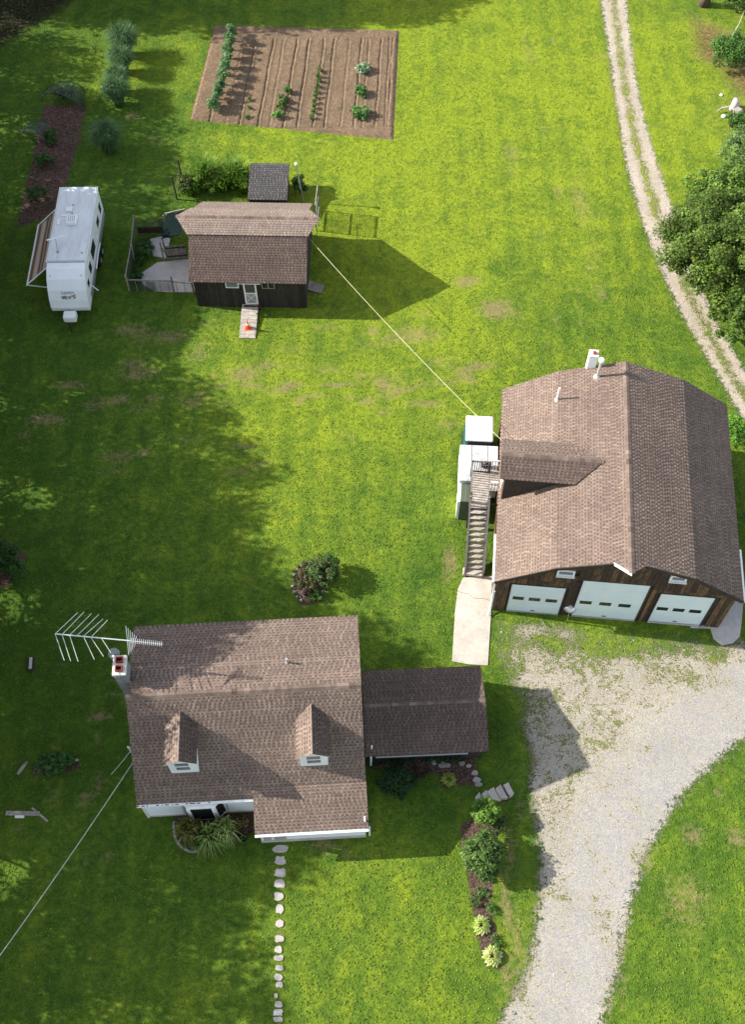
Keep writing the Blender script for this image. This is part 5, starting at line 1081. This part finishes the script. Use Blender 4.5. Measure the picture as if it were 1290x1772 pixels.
# ------------------------------------------------------------------ overhead lines
def line(name,p,q,r,mat,label,cat='cable',sag=.4,n=14):
    p=Vector(p);q=Vector(q); tag(MB().tube([p.lerp(q,t)-Vector((0,0,sag*4*t*(1-t))) for t in np.linspace(0,1,n)],r,6,cap=False).build(name,mat),label,cat)
line('overhead_rope',at(533,410,3.6),at(872,765,5.3),.013,'rope','yellow cord stretched from the shed to the barn',sag=.35)
line('white_cable',at(232,1316,3.1),at(-60,1735,5.0),.022,'cable','pale service cable running from the house to lower left',sag=.25)
line('short_cable',at(232,1290,3.3),at(192,1340,2.9),.018,'cable','short slack cable beside the house left wall',sag=.1)
ht=empty('cable_bracket',at(224,1297,3.2),0,'white cable bracket on the house left wall','bracket'); MB().tube([(0,0,-.4),(0,0,.3),(.3,0,.3)],.03,6).build('arm','trim',ht); MB().lathe([(.04,0),(.06,.05),(.03,.12)],8,(0,0,.3)).build('insulator','trim',ht)
# ------------------------------------------------------------------ gravel stones scattered loose
pm=MB().lathe([(.5,-.1),(1.,.2),(.75,.6),(.2,.8)],6)
gv=MB(); dp=[(p.x,p.y) for p in drive]
X=rng.uniform(4,17,9000); Y=rng.uniform(3,24,9000); sd_=sdf(dp,X,Y); cnt=0
for x,y,d_ in zip(X,Y,sd_):
    if d_<.1 or cnt>1600: continue
    s=random.uniform(.014,.03) if random.random()<.985 else random.uniform(.04,.07); a=random.random()*6; c=random.choice([(.5,.48,.45),(.40,.38,.36),(.55,.53,.5),(.22,.21,.2)])
    gv.poly([(x+s*math.cos(a+t),y+s*math.sin(a+t)*.8,.008) for t in (0,1.57,3.14,4.71)]+[(x,y,.008+s*.8)],[(0,1,4),(1,2,4),(2,3,4),(3,0,4)],c); cnt+=1
tag(gv.build('loose_stones',simple('pebbles',(1,1,1),.9,.1,4.,usecol=True)),'scattered loose pale stones on the driveway','gravel',kind='stuff')

# ------------------------------------------------------------------ grass clumps and weeds in the lawn
def inrect(X,Y,O,rz,x0,x1,y0,y1):
    c,s_=math.cos(rz),math.sin(rz); u=(X-O[0])*c+(Y-O[1])*s_; v=-(X-O[0])*s_+(Y-O[1])*c; return (u>x0)&(u<x1)&(v>y0)&(v<y1)
n=260000; Y=rng.uniform(2,80,n); X=rng.uniform(-1,1,n)*(17.5+Y*.17)
b_,yl=paint(X,Y); lf=np.sin(X*.9+1.7*np.sin(Y*.37))*np.sin(Y*.61+1.3*np.sin(X*.43))+.7*np.sin(X*2.3+2*np.sin(Y*1.1))*np.sin(Y*1.9+2*np.sin(X*1.3)); yl=yl+lf*.13; ok=(rng.random(n)<.78+.2*lf)&(rng.random(n)>b_*1.5)
ds=sdf([(p.x,p.y) for p in drive],X,Y); dts=sdf([(p.x,p.y) for p in trackp],X,Y)
ok&=(ds<.1)|((rng.random(n)<(dweed(X,Y)-.45)*1.3)); ok&=(dts<-.02)|(rng.random(n)<tweed(X,Y)-.35)
for pl_ in (gar,bed1,bed2,bed3,bed4,bed5,bed6,bed7): ok&=sdf([(p.x,p.y) for p in pl_],X,Y)<-.05
for pl_ in ([(802,1000),(853,997),(850,1070),(845,1152),(812,1150),(783,1145)],[(1205,1062),(1288,1035),(1284,1080),(1281,1102),(1250,1117),(1236,1106)],[(244,474),(272,455),(326,449),(338,506),(246,500)],[(246,418),(284,409),(295,414),(288,448),(262,443)]):
    ok&=sdf([(p.x,p.y) for p in PX(pl_)],X,Y)<-.02
ok&=~inrect(X,Y,BO,BR,-.1,12.1,-.1,11.7); ok&=~inrect(X,Y,HO,HR,-.1,10.6,-1.6,7.6); ok&=~inrect(X,Y,WO,math.radians(2),0,6,-2,2); ok&=~inrect(X,Y,SO,SR,-.1,7,-.1,6.4); ok&=~inrect(X,Y,(at(434,531).x,at(434,531).y),SR,-.55,.55,-2.6,.1)
for px,py,wx,wy in STN:
    q=at(px,py); ok&=((X-q.x)**2+(Y-q.y)**2)>(.36)**2
X,Y=X[ok],Y[ok]; yl=yl[ok]; m_=len(X)
big=rng.random(m_)**3; sz=.04+.05*big; C_=[];Nn=[];SZ=[];CO=[]
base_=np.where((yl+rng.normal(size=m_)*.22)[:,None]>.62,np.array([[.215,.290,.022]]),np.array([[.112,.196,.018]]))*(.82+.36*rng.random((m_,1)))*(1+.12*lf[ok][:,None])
dry=rng.random(m_)<.05; base_[dry]=np.array([.22,.17,.07])*(.6+.6*rng.random((dry.sum(),1)))
for k in range(3):
    a=rng.random(m_)*6.283; el=.35+.5*rng.random(m_); o=np.stack([np.cos(a)*sz*.4,np.sin(a)*sz*.4,sz*.28+.008],1)
    C_.append(np.stack([X,Y,0*X],1)+o); Nn.append(np.stack([np.cos(a)*el,np.sin(a)*el,.75+0*a],1)); SZ.append(sz*1.1); CO.append(base_*(.85+.3*rng.random((m_,1))))
tf=leaves('grass_clumps',np.concatenate(C_),np.concatenate(Nn),np.concatenate(SZ),.5,np.concatenate(CO)); tag(tf,'uneven clumps of grass and clover across the lawn','grass',kind='stuff')
